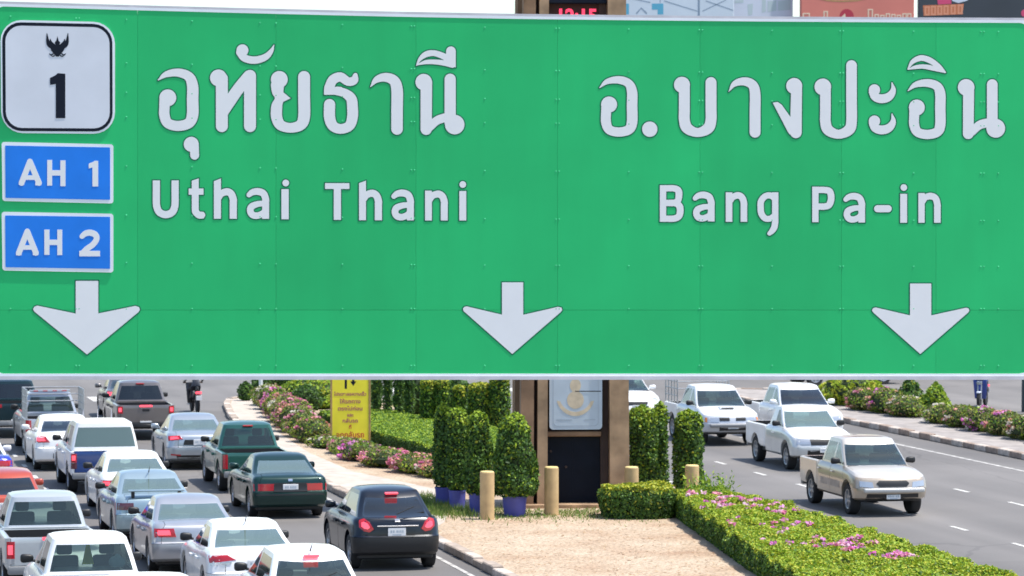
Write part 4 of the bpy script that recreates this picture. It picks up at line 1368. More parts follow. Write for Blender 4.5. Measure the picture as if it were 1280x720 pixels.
def flowering_bush(loc, r, h, seed, label, group, flower=(0, 1), fl_density=1., leafmats=('leaf_mid', 'leaf_olive', 'leaf_light', 'leaf_dark'), lw=(2, 5, 2, 1), leafsize=.042):
    """loose bougainvillea-like bush: leafy mound plus bract clusters"""
    rng = np.random.default_rng(seed)
    pr_ = [(.55 * r, 0.02), (.95 * r, .25 * h), (1.0 * r, .5 * h), (.82 * r, .78 * h), (.45 * r, .95 * h), (.02, h)]
    root = clip_plant('flowering_bush', label, 'bush', loc, pr_, 700, leafsize, list(leafmats), lw, group, (1 + rng.uniform(-.1, .1), 1.75 + rng.uniform(-.1, .2)), seed=seed, rough=.10)
    cs = []
    for k in range(int(34 * r * r / .3 * fl_density)):
        th = rng.uniform(0, 6.28); v = rng.uniform(.12, 1)
        rr_ = r * float(np.interp(v, [0, .25, .5, .78, .95, 1], [.55, .95, 1, .82, .45, .1])) * 1.0
        cs.append((rr_ * math.cos(th), rr_ * math.sin(th), v * h, rng.uniform(.06, .16), int(rng.integers(8, 24)), int(rng.choice(len(flower)))))
    if cs: blossom(root, cs, [['bract_pink', 'bract_magenta', 'bract_coral', 'bract_white'][f] for f in flower], .045, seed + 5)
    return root

def rounded(poly, r, n=4):
    out = []
    P_ = [np.array(p, float) for p in poly]
    for i, p in enumerate(P_):
        a, b = P_[i - 1], P_[(i + 1) % len(P_)]
        da, db = (a - p) / np.hypot(*(a - p)), (b - p) / np.hypot(*(b - p))
        for k in range(n + 1):
            t = k / n
            out.append(tuple(p + da * r * (1 - t) ** 2 + db * r * t ** 2))
    return out
DK = ['leaf_dark', 'leaf_mid', 'leaf_light', 'leaf_gold']
# -- clipped cones in blue pots left of the tower, free-standing ones on its right
def pot(x, y, r, h, label):
    root = empty('plant_pot', (x, y, .125), 0, label, 'plant pot', 'blue plant pots by the tower')
    obj('pot', lathe([(r * .86, 0), (r * .92, h * .3), (r, h * .92), (r * 1.06, h * .93), (r * 1.06, h), (r * .95, h), (r * .93, h * .8)], 28), M['pot'], root, 40)
    obj('soil', lathe([(0, h * .86), (r * .935, h * .86)], 20), M['bark'], root)
PG = 'clipped cone trees in blue pots'
def cone(x, y, r0, r1, z0, z1, label, seed, grp=PG, dens=1150, size=.041):
    H_ = z1 - z0
    return clip_plant('cone_tree', label, 'topiary', (x, y), [(r0 * .75, z0), (r0, z0 + .10 * H_), (r0 * .62 + r1 * .38, z0 + .5 * H_), (r1, z0 + .86 * H_), (r1 * .7, z0 + .96 * H_), (.02, z1)], dens, size, DK, (6, 3, .7, .15), grp, seed=seed, top_mat=2, rough=.055)
cone(15.55, 80.5, .255, .22, .45, 2.40, 'thin clipped tree at the left end of the potted row', 21)
pot(15.55, 80.5, .20, .42, 'blue pot half hidden at the left end of the row')
cone(15.66, 79.35, .265, .23, .45, 2.40, 'clipped tree with bright green tip, second from left in pots', 22)
pot(15.66, 79.35, .20, .44, 'blue pot second from the left, beside another pot')
cone(15.93, 78.2, .34, .26, .45, 2.36, 'clipped cone tree right behind the leftmost tan bollard', 23)
pot(15.91, 78.2, .20, .46, 'blue pot just left of the leftmost tan bollard')
cone(16.60, 77.3, .55, .31, .47, 2.36, 'widest clipped cone tree, in a pot against the tower', 24)
pot(16.60, 77.3, .28, .46, 'wide blue pot between the two front bollards')
FG = 'clipped trees right of the tower'
cone(20.62, 81.2, .40, .36, .12, 2.26, 'broad clipped tree touching the right side of the tower', 25, FG)
cone(21.32, 82.2, .21, .19, .12, 2.28, 'thin darker clipped tree between two broad ones', 26, FG)
cone(21.62, 80.6, .37, .34, .12, 2.18, 'broad clipped tree beside the right roadway behind a bollard', 27, FG)

# -- box hedge with golden top, and the long flowering hedge along the right roadway
block_hedge('box_hedge', 'low box hedge with golden top in front of the tower', 'hedge', rounded([(18.42, 75.9), (20.0, 75.6), (20.2, 77.1), (18.6, 77.4)], .6), .72, 1500, .038, ['leaf_dark', 'leaf_mid', 'leaf_gold'], (5, 3, .3), (.3, .8, 5), seed=31, bulge=.10, lump=.05)
fh, hg, (fx, fy) = block_hedge('flowering_hedge', 'long bright green hedge with pink flowers beside the right roadway', 'hedge',
    rounded([(17.6, 57), (21.6, 57), (21.75, 66), (21.85, 73.5), (21.45, 77.6), (20.35, 77.6), (19.95, 75.0), (18.75, 66)], .55), .56, 1700, .033, ['leaf_dark', 'leaf_mid', 'leaf_light', 'leaf_gold'], (5, 4, .8, 0), (.15, .9, 4, 2.2), seed=32, lump=.10, bulge=.05)
rng = np.random.default_rng(5)
cs = []
for (ax, ay, n, sp) in ((20.75, 73.6, 46, .7), (21.05, 71.3, 18, .5), (20.4, 75.6, 8, .5), (20.15, 63.6, 34, .55), (20.5, 61.4, 20, .4), (19.3, 64.8, 5, .6), (19.9, 66.5, 6, .8), (19.2, 69, 4, .7), (19.7, 72.6, 5, .6), (20.4, 68.3, 5, .8)):
    for k in range(n):
        x, y = ax + rng.normal(0, sp * .55), ay + rng.normal(0, sp)
        if not (57.5 < y < 77.3 and 18.9 - (66 - y) * .12 < x < 21.6): continue
        cs.append((x - fx, y - fy, float(hg(x - fx, y - fy)) + .02, rng.uniform(.05, .14), int(rng.integers(6, 18)), int(rng.integers(0, 3))))
blossom(fh, cs, ['bract_pink', 'bract_magenta', 'bract_pale'], .038, 6)
# wild shoots standing above that hedge
P, N = [], []
rng = np.random.default_rng(9)
for k in range(70):
    bx, by = rng.uniform(20.6, 21.4), rng.uniform(75.0, 77.6)
    hh = rng.uniform(.1, .42) * (1.5 if k % 9 == 0 else 1); lx, ly = rng.normal(0, .1, 2)
    for t in np.linspace(0, 1, 8): P.append((bx - fx + lx * t * t, by - fy + ly * t * t, .55 + hh * t)); N.append((lx * 3, ly * 3 - .3, .4))
foliage('wild_shoots', P, N, .05, [M['leaf_mid'], M['leaf_light']], rng.integers(0, 2, len(P)), fh, spread=.8, aspect=.35)

# -- long low ground-cover hedge and the rows of clipped column trees behind it
block_hedge('long_hedge', 'long flat clipped hedge with light green top', 'hedge', [(17.25, 101.5), (17.95, 92.2), (20.6, 91.5), (21.3, 103.5), (19.1, 111.5), (17.2, 110.5)], .46, 900, .038, ['leaf_dark', 'leaf_mid', 'leaf_light'], (7, 1, 0), (.3, 2.4, 3), seed=33, lump=.03)
CG = 'clipped column trees in a row'
COLS = [(19.15, 112.6, .155, 2.4, 'dark column tree nearest the yellow board'), (19.35, 111.7, .16, 2.4, 'second dark column tree from the yellow board'), (19.55, 110.8, .155, 2.45, 'third dark column tree from the yellow board'),
        (19.75, 109.9, .16, 2.35, 'fourth dark column tree from the yellow board'), (19.95, 109.0, .155, 2.4, 'fifth dark column tree, next to the wider brighter ones'),
        (19.93, 105.8, .23, 1.70, 'broad column tree with yellowish top, first after the dark ones'), (20.37, 105.7, .23, 1.72, 'broad column tree with yellowish top, second after the dark ones'),
        (20.88, 105.5, .20, 1.50, 'narrow shorter column tree above the thin potted trees'), (21.52, 105.3, .38, 1.58, 'rounded column tree above the potted cones'), (22.05, 104.9, .32, 1.85, 'bright column tree directly left of the tower')]
for i, (x, y, r, hh, lb) in enumerate(COLS):
    clip_plant('column_tree', lb, 'topiary', (x, y), [(r * .85, .05), (r, .3), (r * 1.02, hh * .6), (r * .98, hh - .10), (r * .75, hh - .03), (.02, hh)], 800, .045, DK, (7, 2, .25, 0) if i < 5 else (4, 4, 1.2, .2), CG, seed=40 + i, top_mat=1 if i < 5 else 3, rough=.03)  # darker leaf mix paints shade onto the first five trees
# -- mounds and bushes towards the nose of the island
clip_plant('hedge_mound', 'rounded light green hedge mound behind the pink flowers', 'hedge', (18.6, 120.5), [(.9, 0), (1.25, .3), (1.15, .7), (.7, .98), (.02, 1.08)], 330, .065, ['leaf_mid', 'leaf_light', 'leaf_gold'], (2, 5, 1), None, (1, 1.6), seed=51, stem=False, rough=.03)
clip_plant('ball_bush', 'dark green ball bush in front of the light green mound', 'bush', (17.75, 116.8), [(.25, 0.02), (.5, .22), (.56, .5), (.42, .8), (.02, .98)], 420, .055, ['leaf_dark', 'leaf_mid'], (6, 1), None, seed=52, rough=.03)
clip_plant('ball_bush', 'dark round bush alone at the nose of the paved island', 'bush', (16.72, 124.6), [(.14, 0.02), (.27, .15), (.30, .38), (.22, .58), (.02, .70)], 600, .05, ['leaf_dark', 'leaf_mid'], (4, 2), None, seed=53, rough=.03)
for i, (x, y, r, hh, lb, ms, ww) in enumerate([(20.9, 112.6, .8, 1.9, 'leafy bush behind the dark column trees', ('leaf_dark', 'leaf_mid'), (8, 1)), (21.6, 109.8, .65, 1.5, 'leafy bush behind the broad column trees', ('leaf_dark', 'leaf_mid'), (5, 2)), (21.6, 114.8, .8, 1.8, 'dark bush at the right edge of the island behind the columns', ('leaf_dark', 'leaf_mid'), (5, 2)), (17.7, 126.2, .55, 1.1, 'leafy bush beside the white lamp post', ('leaf_dark', 'leaf_mid'), (3, 3)), (18.7, 125.9, .7, 1.3, 'dark leafy bush right of the white lamp post', ('leaf_dark', 'leaf_mid'), (4, 2)),
        (19.9, 124.6, .8, 1.6, 'tall dark bush behind the light green mound', ('leaf_dark', 'leaf_mid'), (6, 1)), (20.2, 119.5, .7, 1.3, 'dark bush left of the yellow board', ('leaf_dark', 'leaf_mid'), (5, 1)), (19.2, 115.6, .55, .95, 'yellow green bush just left of the yellow board', ('leaf_light', 'leaf_gold'), (3, 2))]):
    clip_plant('round_bush', lb, 'bush', (x, y), [(r * .6, 0.02), (r, .3 * hh), (r * .95, .6 * hh), (r * .55, .92 * hh), (.02, hh)], 330, .07, list(ms), ww, 'bushes near the island nose', seed=60 + i, rough=.08)
# -- beds of bougainvillea: left bed follows the paving, right bed follows the verge
LB = 'flowering bushes in the left bed'
k = 0
def bed(spots, group, words):
    global k
    for i, (x, y, r, hh, fl, den, lb) in enumerate(spots):
        flowering_bush((x, y), r, hh, 100 + k, lb, group, fl, den); k += 1
bed([(17.15, 121.6, .55, .75, (3, 2), 1.2, 'yellow green bush with cream flowers nearest the island nose'), (16.95, 119.2, .55, .8, (2, 3), 1.5, 'bush with coral flowers close to the lone round bush'), (16.8, 117.0, .55, .85, (1, 0), 1.8, 'bush with bright pink flowers beside the dark ball bush'),
     (16.55, 114.6, .6, .8, (0, 2), 1.5, 'loose bush with pink and coral flowers in the middle of the left bed'), (16.4, 112.2, .6, .85, (0, 3), 1.5, 'bush with pink and white flowers behind the green pickup'), (16.3, 109.8, .6, .9, (0, 0, 2), 2.2, 'bush full of crimson pink flowers left of the yellow board'),
     (16.0, 107.4, .6, .85, (0, 2), 1.5, 'pink flowered bush above the roof of the dark green sedan'), (15.85, 105.0, .55, .8, (0, 3), 1.0, 'thin flowered bush right of the green pickup'), (15.8, 102.6, .55, .75, (0, 2), .8, 'dry olive bush left of the foot of the yellow board'),
     (15.85, 100.2, .5, .34, (3, 0), .5, 'olive bush below the yellow board'), (16.1, 97.8, .6, .42, (1, 0), .6, 'low bush with a few flowers under the yellow board'), (16.05, 95.2, .68, .5, (1, 1), 1.0, 'low bush with a magenta cluster near the long hedge'),
     (16.3, 92.8, .7, .48, (0, 2), .8, 'low reddish bush below the long hedge'), (16.75, 90.6, .72, .48, (0, 2), 1.6, 'low bush covered in dusty pink flowers below the long hedge'), (17.2, 88.8, .72, .5, (0, 2, 3), 1.8, 'low dusty pink bush left of the thin potted tree'), (17.9, 88.4, .7, .5, (0, 2), 1.6, 'low dusty pink bush behind the potted trees')], LB, '')
RB = 'flowering bushes on the right verge'
bed([(37.0, 114.6, .55, .75, (0, 2), .8, 'dusky pink bush at the far left end of the verge bed'), (37.25, 112.8, .6, .85, (2, 1), 1.2, 'coral and violet flowered bush left of the conical bush'), (37.3, 110.8, .6, .7, (2, 3), .9, 'yellowish bush with few flowers left of the conical bush'),
     (37.3, 107.2, .55, .6, (3,), .5, 'yellow green bush with white flowers below the conical bush'), (37.3, 105.2, .6, .7, (2, 3), .9, 'bush with pale coral flowers right of the conical bush'), (37.3, 103.2, .6, .75, (1, 3), 1.4, 'bush with violet and white flowers below the bright small tree'), (37.3, 101.2, .6, .75, (1, 2), 1.2, 'bush with violet flowers left of the scooter rider'),
     (37.3, 99.2, .6, .75, (3, 2), 1.0, 'yellowish bush below the scooter rider'), (37.3, 97.2, .6, .75, (2, 3), 1.5, 'bush with orange red flowers right of the scooter rider'), (37.3, 95.2, .6, .75, (1, 1, 3), 1.8, 'bush with magenta flowers at the right end of the verge bed'), (37.3, 93.2, .6, .75, (3, 3, 1), 1.3, 'white flowered bush at the right edge of the verge bed')], RB, '')
clip_plant('conical_bush', 'dark conical bush standing in the verge flower bed', 'bush', (38.35, 113.4), [(.45, 0.02), (.58, .22), (.44, .60), (.22, 1.0), (.02, 1.20)], 430, .06, ['leaf_dark', 'leaf_mid', 'leaf_gold'], (4, 4, 1), None, seed=71, rough=.06)
clip_plant('round_bush', 'bright green small rounded tree right of the conical bush', 'bush', (38.25, 110.4), [(.35, 0.02), (.52, .3), (.42, .65), (.20, 1.0), (.02, 1.16)], 430, .065, ['leaf_mid', 'leaf_light'], (2, 4), None, seed=72, rough=.07)
clip_plant('round_bush', 'yellow green bush behind the white pickup on the verge', 'bush', (37.6, 117.6), [(.6, 0.02), (.9, .4), (.8, .8), (.4, 1.1), (.02, 1.2)], 300, .07, ['leaf_light', 'leaf_gold'], (3, 2), None, (1.3, 1.2), seed=73, rough=.07)
# -- a small street tree whose dark trunk shows below the sign
TREE = empty('street_tree', (38.2, 119.5, .125), 0, 'dark tree trunk on the verge just under the sign', 'tree')
bm = bmesh.new(); cyl(bm, (0, 0, -.02), (.03, 0, 1.2), .17, .14, 10); cyl(bm, (.03, 0, 1.2), (.0, .1, 2.6), .14, .10, 10)
for a in range(5):
    an = a * 1.26; cyl(bm, (0, .1, 2.2 + .08 * a), (math.cos(an) * .8, math.sin(an) * .8, 3.3 + .2 * (a % 3)), .06, .025, 6)
obj('trunk', bm, M['bark'], TREE)
rng = np.random.default_rng(77)
P, N = [], []
for c in range(34):
    d = rng.normal(size=3); d /= np.linalg.norm(d); ctr = d * rng.uniform(.4, 1.25) * [1, 1, .75] + [0, .1, 3.7]
    e = rng.normal(size=(70, 3)); e /= np.linalg.norm(e, axis=1)[:, None]
    P.append(ctr + e * rng.uniform(.12, .34, (70, 1))); N.append(e)
P, N = np.concatenate(P), np.concatenate(N)
foliage('crown', P, N, .075, [M['leaf_dark'], M['leaf_mid']], rng.integers(0, 2, len(P)), TREE)
# -- grass tufts between kerb and pots
rng = np.random.default_rng(12)
n = 5200
gx = rng.uniform(14.5, 19.6, n); gy = 78.2 + (gx - 15) * -.25 + rng.normal(0, .9, n)
m_ = (gx < 16) & (rng.uniform(size=n) < .5); gy[m_] += rng.uniform(0, 3, m_.sum()); gx[:1500] = rng.uniform(14.6, 15.7, 1500); gy[:1500] = rng.uniform(77.5, 83, 1500)
V, F = [], []
for x, y in zip(gx, gy):
    if 17.1 < x < 20.1 and y > 78.7: continue
    h_ = rng.uniform(.03, .13) * (1.6 if x < 16 else .7); a = rng.uniform(0, 6.28); lx, ly = rng.normal(0, .04, 2); c, s = .014 * math.cos(a), .014 * math.sin(a)
    i = len(V); V += [(x - c, y - s, .122), (x + c, y + s, .122), (x + lx, y + ly, .122 + h_)]; F.append((i, i + 1, i + 2))
o = pymesh('grass', V, F, M['grass']); tag(o, 'thin dry grass round the potted trees and bollards', 'grass', kind='stuff')

# ------------------------------------------------------------------ clock tower
TW = empty('clock_tower', (18.42, 79.9, .125), R(-8), 'brown stone clock tower with dark doorway and pale emblem board', 'tower')
HT = 15.5
def taper(x, z): return x * (1 - .0055 * z)
def pil(x0, x1, y0, y1, z0, z1, mat, nm='pilaster'):
    bm = bmesh.new()
    n = 8
    rings = []
    for i in range(n + 1):
        z = z0 + (z1 - z0) * i / n
        rings.append([bm.verts.new((taper(x, z), y, z)) for x, y in ((x0, y0), (x1, y0), (x1, y1), (x0, y1))])
    for a, b in zip(rings[:-1], rings[1:]):
        for k in range(4): bm.faces.new((a[k], a[(k + 1) % 4], b[(k + 1) % 4], b[k]))
    bm.faces.new(rings[0][::-1]); bm.faces.new(rings[-1])
    return obj(nm, bm, mat, TW)
pil(-1.02, 1.08, -.55, .95, 0, HT, M['tower_dark'], 'core')
for x0, x1, m in ((-1.17, -.86, 'terracotta'), (-.77, -.53, 'tower_pale'), (.96, 1.42, 'tower_pale')): pil(x0, x1, -.95, -.50, 0, HT, M[m])
pil(.76, .95, -.66, -.50, 0, HT, M['tower_dark'])  # dark strip painting the shade of the right recess
pil(-1.24, -1.02, .15, .42, 0, HT, M['terracotta']); pil(-1.24, -1.02, .70, 1.0, 0, HT, M['tower_pale']); pil(1.04, 1.40, .55, 1.0, 0, HT, M['terracotta'])
obj('plinth', boxm(-1.30, 1.48, -1.05, 1.08, -.02, .10, .02, 1), M['tower_pale'], TW)
obj('lintel', boxm(-.53, .76, -.80, -.50, 1.68, 1.80, .02, 1), M['terracotta'], TW)
D_ = obj('door', boxm(-.53, .755, -.60, -.551, .10, 1.68, .005, 1), M['door_dark'], TW)
obj('door_seam', boxm(.10, .106, -.606, -.598, .12, 1.66), M['ink'], D_)
bm = bmesh.new(); cyl(bm, (-.06, -.60, .95), (-.06, -.66, .95), .03, n=10); obj('door_knob', bm, M['tower_dark'], D_)
bm = bmesh.new(); cyl(bm, (-.42, -.60, 1.32), (-.42, -.63, 1.32), .03, n=10); obj('door_lock', bm, M['tower_dark'], D_)
# the pale board with its faded emblem over the door
def rr2(x0, x1, z0, z1, r, n=5):
    out = []
    for cx, cz, a0 in ((x1 - r, z1 - r, 0), (x0 + r, z1 - r, 90), (x0 + r, z0 + r, 180), (x1 - r, z0 + r, 270)):
        for k in range(n + 1):
            a = R(a0 + 90 * k / n); out.append((cx + r * math.cos(a), cz + r * math.sin(a)))
    return out
def flat(nm, loops, y, thick, mat, parent):
    o = obj(nm, fill_mesh(nm, loops, thick), mat, parent); o.location = (0, y, 0); return o
BD = flat('emblem_board', [rr2(-.585, .665, 1.90, 4.0, .09)], -.865, .05, M['paleblue'], TW)
BD.location = (.11, -.865, -.05)
def onboard(nm, loops, mat, lift=.004): return flat(nm, loops, -lift, .003, mat, BD)
onboard('board_line', [rr2(-.50, .58, 1.98, 3.92, .10), rr2(-.485, .565, 1.995, 3.905, .09)], M['faded_grey'])
onboard('board_joint', [[(.02, 2.795), (.64, 2.795), (.64, 2.815), (.02, 2.815)]], M['ink'], .007)
def disc(cx, cz, rx, rz, n=28): return [(cx + rx * math.cos(2 * math.pi * i / n), cz + rz * math.sin(2 * math.pi * i / n)) for i in range(n)]
onboard('faded_emblem', [disc(.03, 2.60, .20, .21)], M['faded_orange'])
onboard('faded_emblem', [disc(.03, 2.94, .13, .16)], M['faded_orange'], .0045)
onboard('faded_emblem', [[(-.02, 3.08), (.08, 3.08), (.04, 3.3), (.02, 3.3)]], M['faded_orange'], .0055)
gar = [(.03 + .46 * math.cos(a), 2.72 + .50 * math.sin(a)) for a in np.linspace(R(196), R(344), 24)] + [(.03 + .39 * math.cos(a), 2.72 + .40 * math.sin(a)) for a in np.linspace(R(338), R(202), 24)]
onboard('faded_emblem', [gar], M['faded_orange'], .005)
onboard('faded_text', [[(-.42, 2.12), (-.05, 2.12), (-.05, 2.15), (-.42, 2.15)], [(.25, 2.12), (.50, 2.12), (.50, 2.15), (.25, 2.15)]], M['faded_grey'])
# red number display near the top
LD = obj('display_panel', boxm(-.60, .90, -.80, -.50, 11.9, 13.9, .02, 1), M['ink'], TW)
def text_mesh(name, body, size, mat, parent, loc, rot=(R(90), 0, 0), bold=0., align='CENTER', sx=1.):
    cu = bpy.data.curves.new(name, 'FONT'); cu.body = body; cu.size = size; cu.align_x = align; cu.extrude = .001; cu.offset = bold; cu.resolution_u = 3
    ob = bpy.data.objects.new(name, cu); COL.objects.link(ob)
    me = bpy.data.meshes.new_from_object(ob.evaluated_get(bpy.context.evaluated_depsgraph_get()))
    bpy.data.objects.remove(ob); bpy.data.curves.remove(cu)
    o = obj(name, me, mat, parent); o.location = loc; o.rotation_euler = rot; o.scale = (sx, 1, 1); o['kind'] = 'stuff'
    return o
text_mesh('display_digits', '12:15', .44, M['led'], LD, (.17, -.806, 11.46), bold=.015)
bm = bmesh.new(); box(bm, -1.14, -1.0, -1.12, -.952, 12.02, 12.3, .03, 2); cyl(bm, (-1.07, -1.1, 12.1), (-1.07, -1.25, 12.05), .05, .06, 10)
obj('floodlight', bm, M['black'], TW)

# bollards
def bollard(x, y, h_, label):
    root = empty('bollard', (x, y, .125), 0, label, 'bollard', 'tan bollards in front of the tower')
    obj('post', lathe([(.165, -.02), (.165, h_ - .015), (.150, h_)], 24), M['bollard'], root, 40)
    obj('cap', lathe([(.158, h_), (.14, h_ + .018), (0, h_ + .022)], 24), M['bollard_top'], root, 40)
bollard(15.80, 76.55, 1.08, 'tan bollard between the blue pots, leftmost of four')
bollard(17.47, 77.3, 1.10, 'tan bollard directly left of the dark tower doorway')
bollard(19.60, 78.2, 1.00, 'tan bollard half hidden by the golden hedge, by the right pillar')
bollard(21.12, 78.4, 1.00, 'tan bollard between golden hedge and flowering hedge')

# yellow notice board with its U-turn arrow
YB = empty('notice_board', (16.62, 100.6, .125), R(-9), 'tall yellow notice board with U-turn arrow and red Thai text', 'sign')
obj('board', boxm(-.54, .54, -.02, .02, .10, 2.75, .004, 1), M['yellow'], YB)
for x in (-.56, .575): obj('frame_post', boxm(x - .03, x + .03, -.03, .04, -.02, 2.85, .006, 1), M['wood'], YB)
obj('frame_rail', boxm(-.54, .545, -.025, .035, .03, .098, .004, 1), M['wood'], YB)
def yprint(nm, prims, mat):
    # print drawn at photo scale (10 units = 0.1 m), origin at the foot of the board
    pass
def strokes2d(pts, w):   # constant width ribbon outline
    out_l, out_r = [], []
    for i, p in enumerate(pts):
        a = np.array(pts[max(i - 1, 0)]); b = np.array(pts[min(i + 1, len(pts) - 1)]); d = (b - a) / np.hypot(*(b - a)); n_ = np.array([-d[1], d[0]]) * w
        out_l.append(tuple(np.array(p) + n_)); out_r.append(tuple(np.array(p) - n_))
    return out_l + out_r[::-1]
UT = flat('u_turn_arrow', [strokes2d([(-.13, 1.70), (-.13, 2.02), (-.10, 2.10), (-.02, 2.13), (.06, 2.09), (.09, 2.0), (.09, 1.90)], .034), [(-.0, 1.92), (.18, 1.92), (.09, 1.78)]], -.021, .003, M['ink'], YB)
flat('u_turn_arrow', [[(-.165, 2.11), (-.10, 2.10), (-.10, 2.30), (-.165, 2.30)]], -.0215, .003, M['ink'], YB)
for txt, sz, z, m, sx in (('โปรดชะลอความเร็ว', .135, 1.50, 'purpleprint', .95), ('ให้รถทาง', .16, 1.27, 'purpleprint', 1.1), ('ตรงไปก่อน', .155, 1.06, 'purpleprint', 1.1), ('และ', .135, .88, 'purpleprint', 1), ('กลับรถ', .15, .70, 'purpleprint', 1.1), ('ที่', .14, .52, 'redprint', 1), ('จุดกลับรถ', .22, .26, 'redprint', .95)):
    text_mesh('board_text', txt, sz, M[m], YB, (0, -.0235, z), bold=.004, sx=sx)

# lamp post at the nose of the island
LP = empty('lamp_post', (17.42, 125.6, .125), 0, 'white lamp post at the nose of the island', 'lamp post')
bm = bmesh.new(); cyl(bm, (0, 0, -.02), (0, 0, 6.0), .075, .06, 14); obj('pole', bm, plain('white_pole', (.62, .68, .68), .5), LP)
bm = bmesh.new(); tube(bm, [(0, 0, 6.0), (.0, -.3, 6.3), (0, -1.0, 6.45)], .04, 8); obj('arm', bm, M['steel'], LP)
obj('lantern', boxm(-.12, .12, -1.6, -1.0, 6.38, 6.50, .03, 2), M['frame'], LP)
UP = empty('utility_pole', (42.9, 114.2, 0), 0, 'dark utility pole at the right edge beyond the flowers', 'pole')
bm = bmesh.new(); cyl(bm, (0, 0, -.02), (0, 0, 6.2), .17, .13, 14); obj('shaft', bm, plain('dark_pole', (.045, .06, .065), .8, var=.3), UP)
obj('cross_arm', boxm(-.7, .7, -.20, -.10, 5.8, 5.92, .01, 1), M['bark'], UP)

# ------------------------------------------------------------------ billboards far behind, seen above the sign
def billboard(x0, x1, y, z0, z1, mat, label, legs=2, rz=0):
    root = empty('billboard', ((x0 + x1) / 2, y, 0), rz, label, 'billboard', 'billboards behind the junction')
    w_ = (x1 - x0) / 2
    bdo = obj('panel', boxm(-w_, w_, 0, .25, z0, z1, .03, 1), mat, root)
    for k in range(legs):
        xx = -w_ * .7 + 1.4 * w_ * k / max(legs - 1, 1)
        bm = bmesh.new(); cyl(bm, (xx, .55, -.02), (xx, .55, z1 - .3), .22, .18, 12); obj('leg', bm, M['steel'], root)
        obj('bracket', boxm(xx - .08, xx + .08, .252, .40, z0 + .5, z0 + .66), M['steel'], root)
        obj('bracket', boxm(xx - .08, xx + .08, .252, .40, z1 - .9, z1 - .74), M['steel'], root)
    return root, bdo
M['bb_blue'] = plain('billboard_pale_blue', (.55, .62, .70), .6, var=.05, scale=.6)
M['bb_teal'] = plain('billboard_teal', (.09, .36, .52), .6)
M['bb_line'] = plain('billboard_line', (.20, .27, .36), .6)
M['bb_white'] = plain('billboard_white', (.58, .62, .72), .6, var=.04, scale=.5)
M['bb_faint'] = plain('billboard_faint', (.46, .55, .58), .6)
M['bb_red'] = plain('billboard_red', (.62, .19, .15), .6, var=.08, scale=.4)
M['bb_maroon'] = plain('billboard_maroon', (.42, .03, .06), .6)
M['bb_cream'] = plain('billboard_cream', (.72, .56, .42), .6)
M['bb_dark'] = plain('billboard_charcoal', (.035, .043, .058), .5, var=.1, scale=.4)
M['bb_orange'] = plain('billboard_orange', (.52, .16, .07), .6)
M['bb_pink'] = plain('billboard_pink', (.60, .06, .16), .6)
def bpx(px): return 37.04 + (px - 775) * .0379
def bpz(px, py): return 16.44 + (px - 775) * .00048 - py * .0358
def bprint(bdo, root, nm, polys, mat, lift=.004):
    cx = root.location.x
    o = obj(nm, fill_mesh(nm, [[(bpx(a) - cx, bpz(a, b)) for a, b in pl] for pl in polys], .01), mat, bdo)
    o.location = (0, -lift, 0); o['kind'] = 'stuff'
    return o
def seg2(a, b, w): return strokes2d([a, b], w)
B1, b1 = billboard(bpx(776), bpx(915), 150, 8.5, 20.5, M['bb_blue'], 'pale blue billboard with teal squares and thin crossing lines')
bprint(b1, B1, 'teal_square', [[(779, 4.5), (786, 4.5), (786, 18), (779, 18)], [(814, 4.5), (828, 4.5), (828, 18), (821, 18), (821, 12), (814, 12)]], M['bb_teal'])
bprint(b1, B1, 'line_drawing', [strokes2d([(795, 17), (801, 10), (808, 17)], .8), seg2((829, 1), (870, 14), .45), seg2((876, 14), (905, 0), .45), seg2((880, 1), (914, 13), .45), seg2((780, -4), (812, 3), .45), seg2((871.5, -40), (871.5, 20), 1.2), seg2((825, -30), (824, 4), .4)], M['bb_line'], .005)
B2, b2 = billboard(bpx(916), bpx(996), 151, 9, 20, M['bb_white'], 'pale plain billboard with faint drawings left of the red one')
bprint(b2, B2, 'faint_drawing', [[(957, -2), (962, -2), (962, 13), (957, 15)], [(964, 0), (975, -1), (975, 12), (964, 14)], [(977, 0), (993, -2), (993, 11), (977, 12)], [(939, 4), (946, 3), (945, 17), (940, 18)], [(923, -1), (934, -2), (934, 2), (923, 2.5)]], M['bb_faint'])
B3, b3 = billboard(bpx(998), bpx(1140), 150, 9, 21, M['bb_red'], 'salmon red billboard with cream lettering and a maroon disc')
bprint(b3, B3, 'maroon_disc', [[(1055 + 9 * math.cos(a), 21 + 9.5 * math.sin(a)) for a in np.linspace(0, 6.28, 30)[:-1]]], M['bb_maroon'])
def cring(x0, x1, y0, y1, t=1.5): return [[(x0, y0), (x1, y0), (x1, y1), (x0, y1)], [(x0 + t, y0 + t), (x1 - t, y0 + t), (x1 - t, y1 - t), (x0 + t, y1 - t)]]
cr_ = cring(1000, 1009, 16.5, 30) + cring(1026, 1031.5, 14, 30) + cring(1081.5, 1088, 11.5, 32) + [[(1048, 22), (1053, 17), (1054, 24)]]
for a in (1090, 1097, 1104, 1111, 1118, 1125, 1131): cr_ += cring(a, a + 5.5, 17 + (a % 3), 30, 1.4)
bprint(b3, B3, 'cream_lettering', cr_, M['bb_cream'], .007)
bprint(b3, B3, 'brown_curve', [strokes2d([(1016, -3), (1030, .6), (1048, 1.6), (1068, .8), (1084, -3)], .8)], M['wood'], .006)
B4, b4 = billboard(bpx(1146), bpx(1310), 150, 9, 21, M['bb_dark'], 'charcoal billboard with orange red lettering at the right')
oL = []
for a in (1153, 1161, 1169, 1177, 1186, 1195): oL += cring(a, a + 6.5, 8 - (a - 1153) * .05, 20 - (a - 1153) * .04, 2.2)
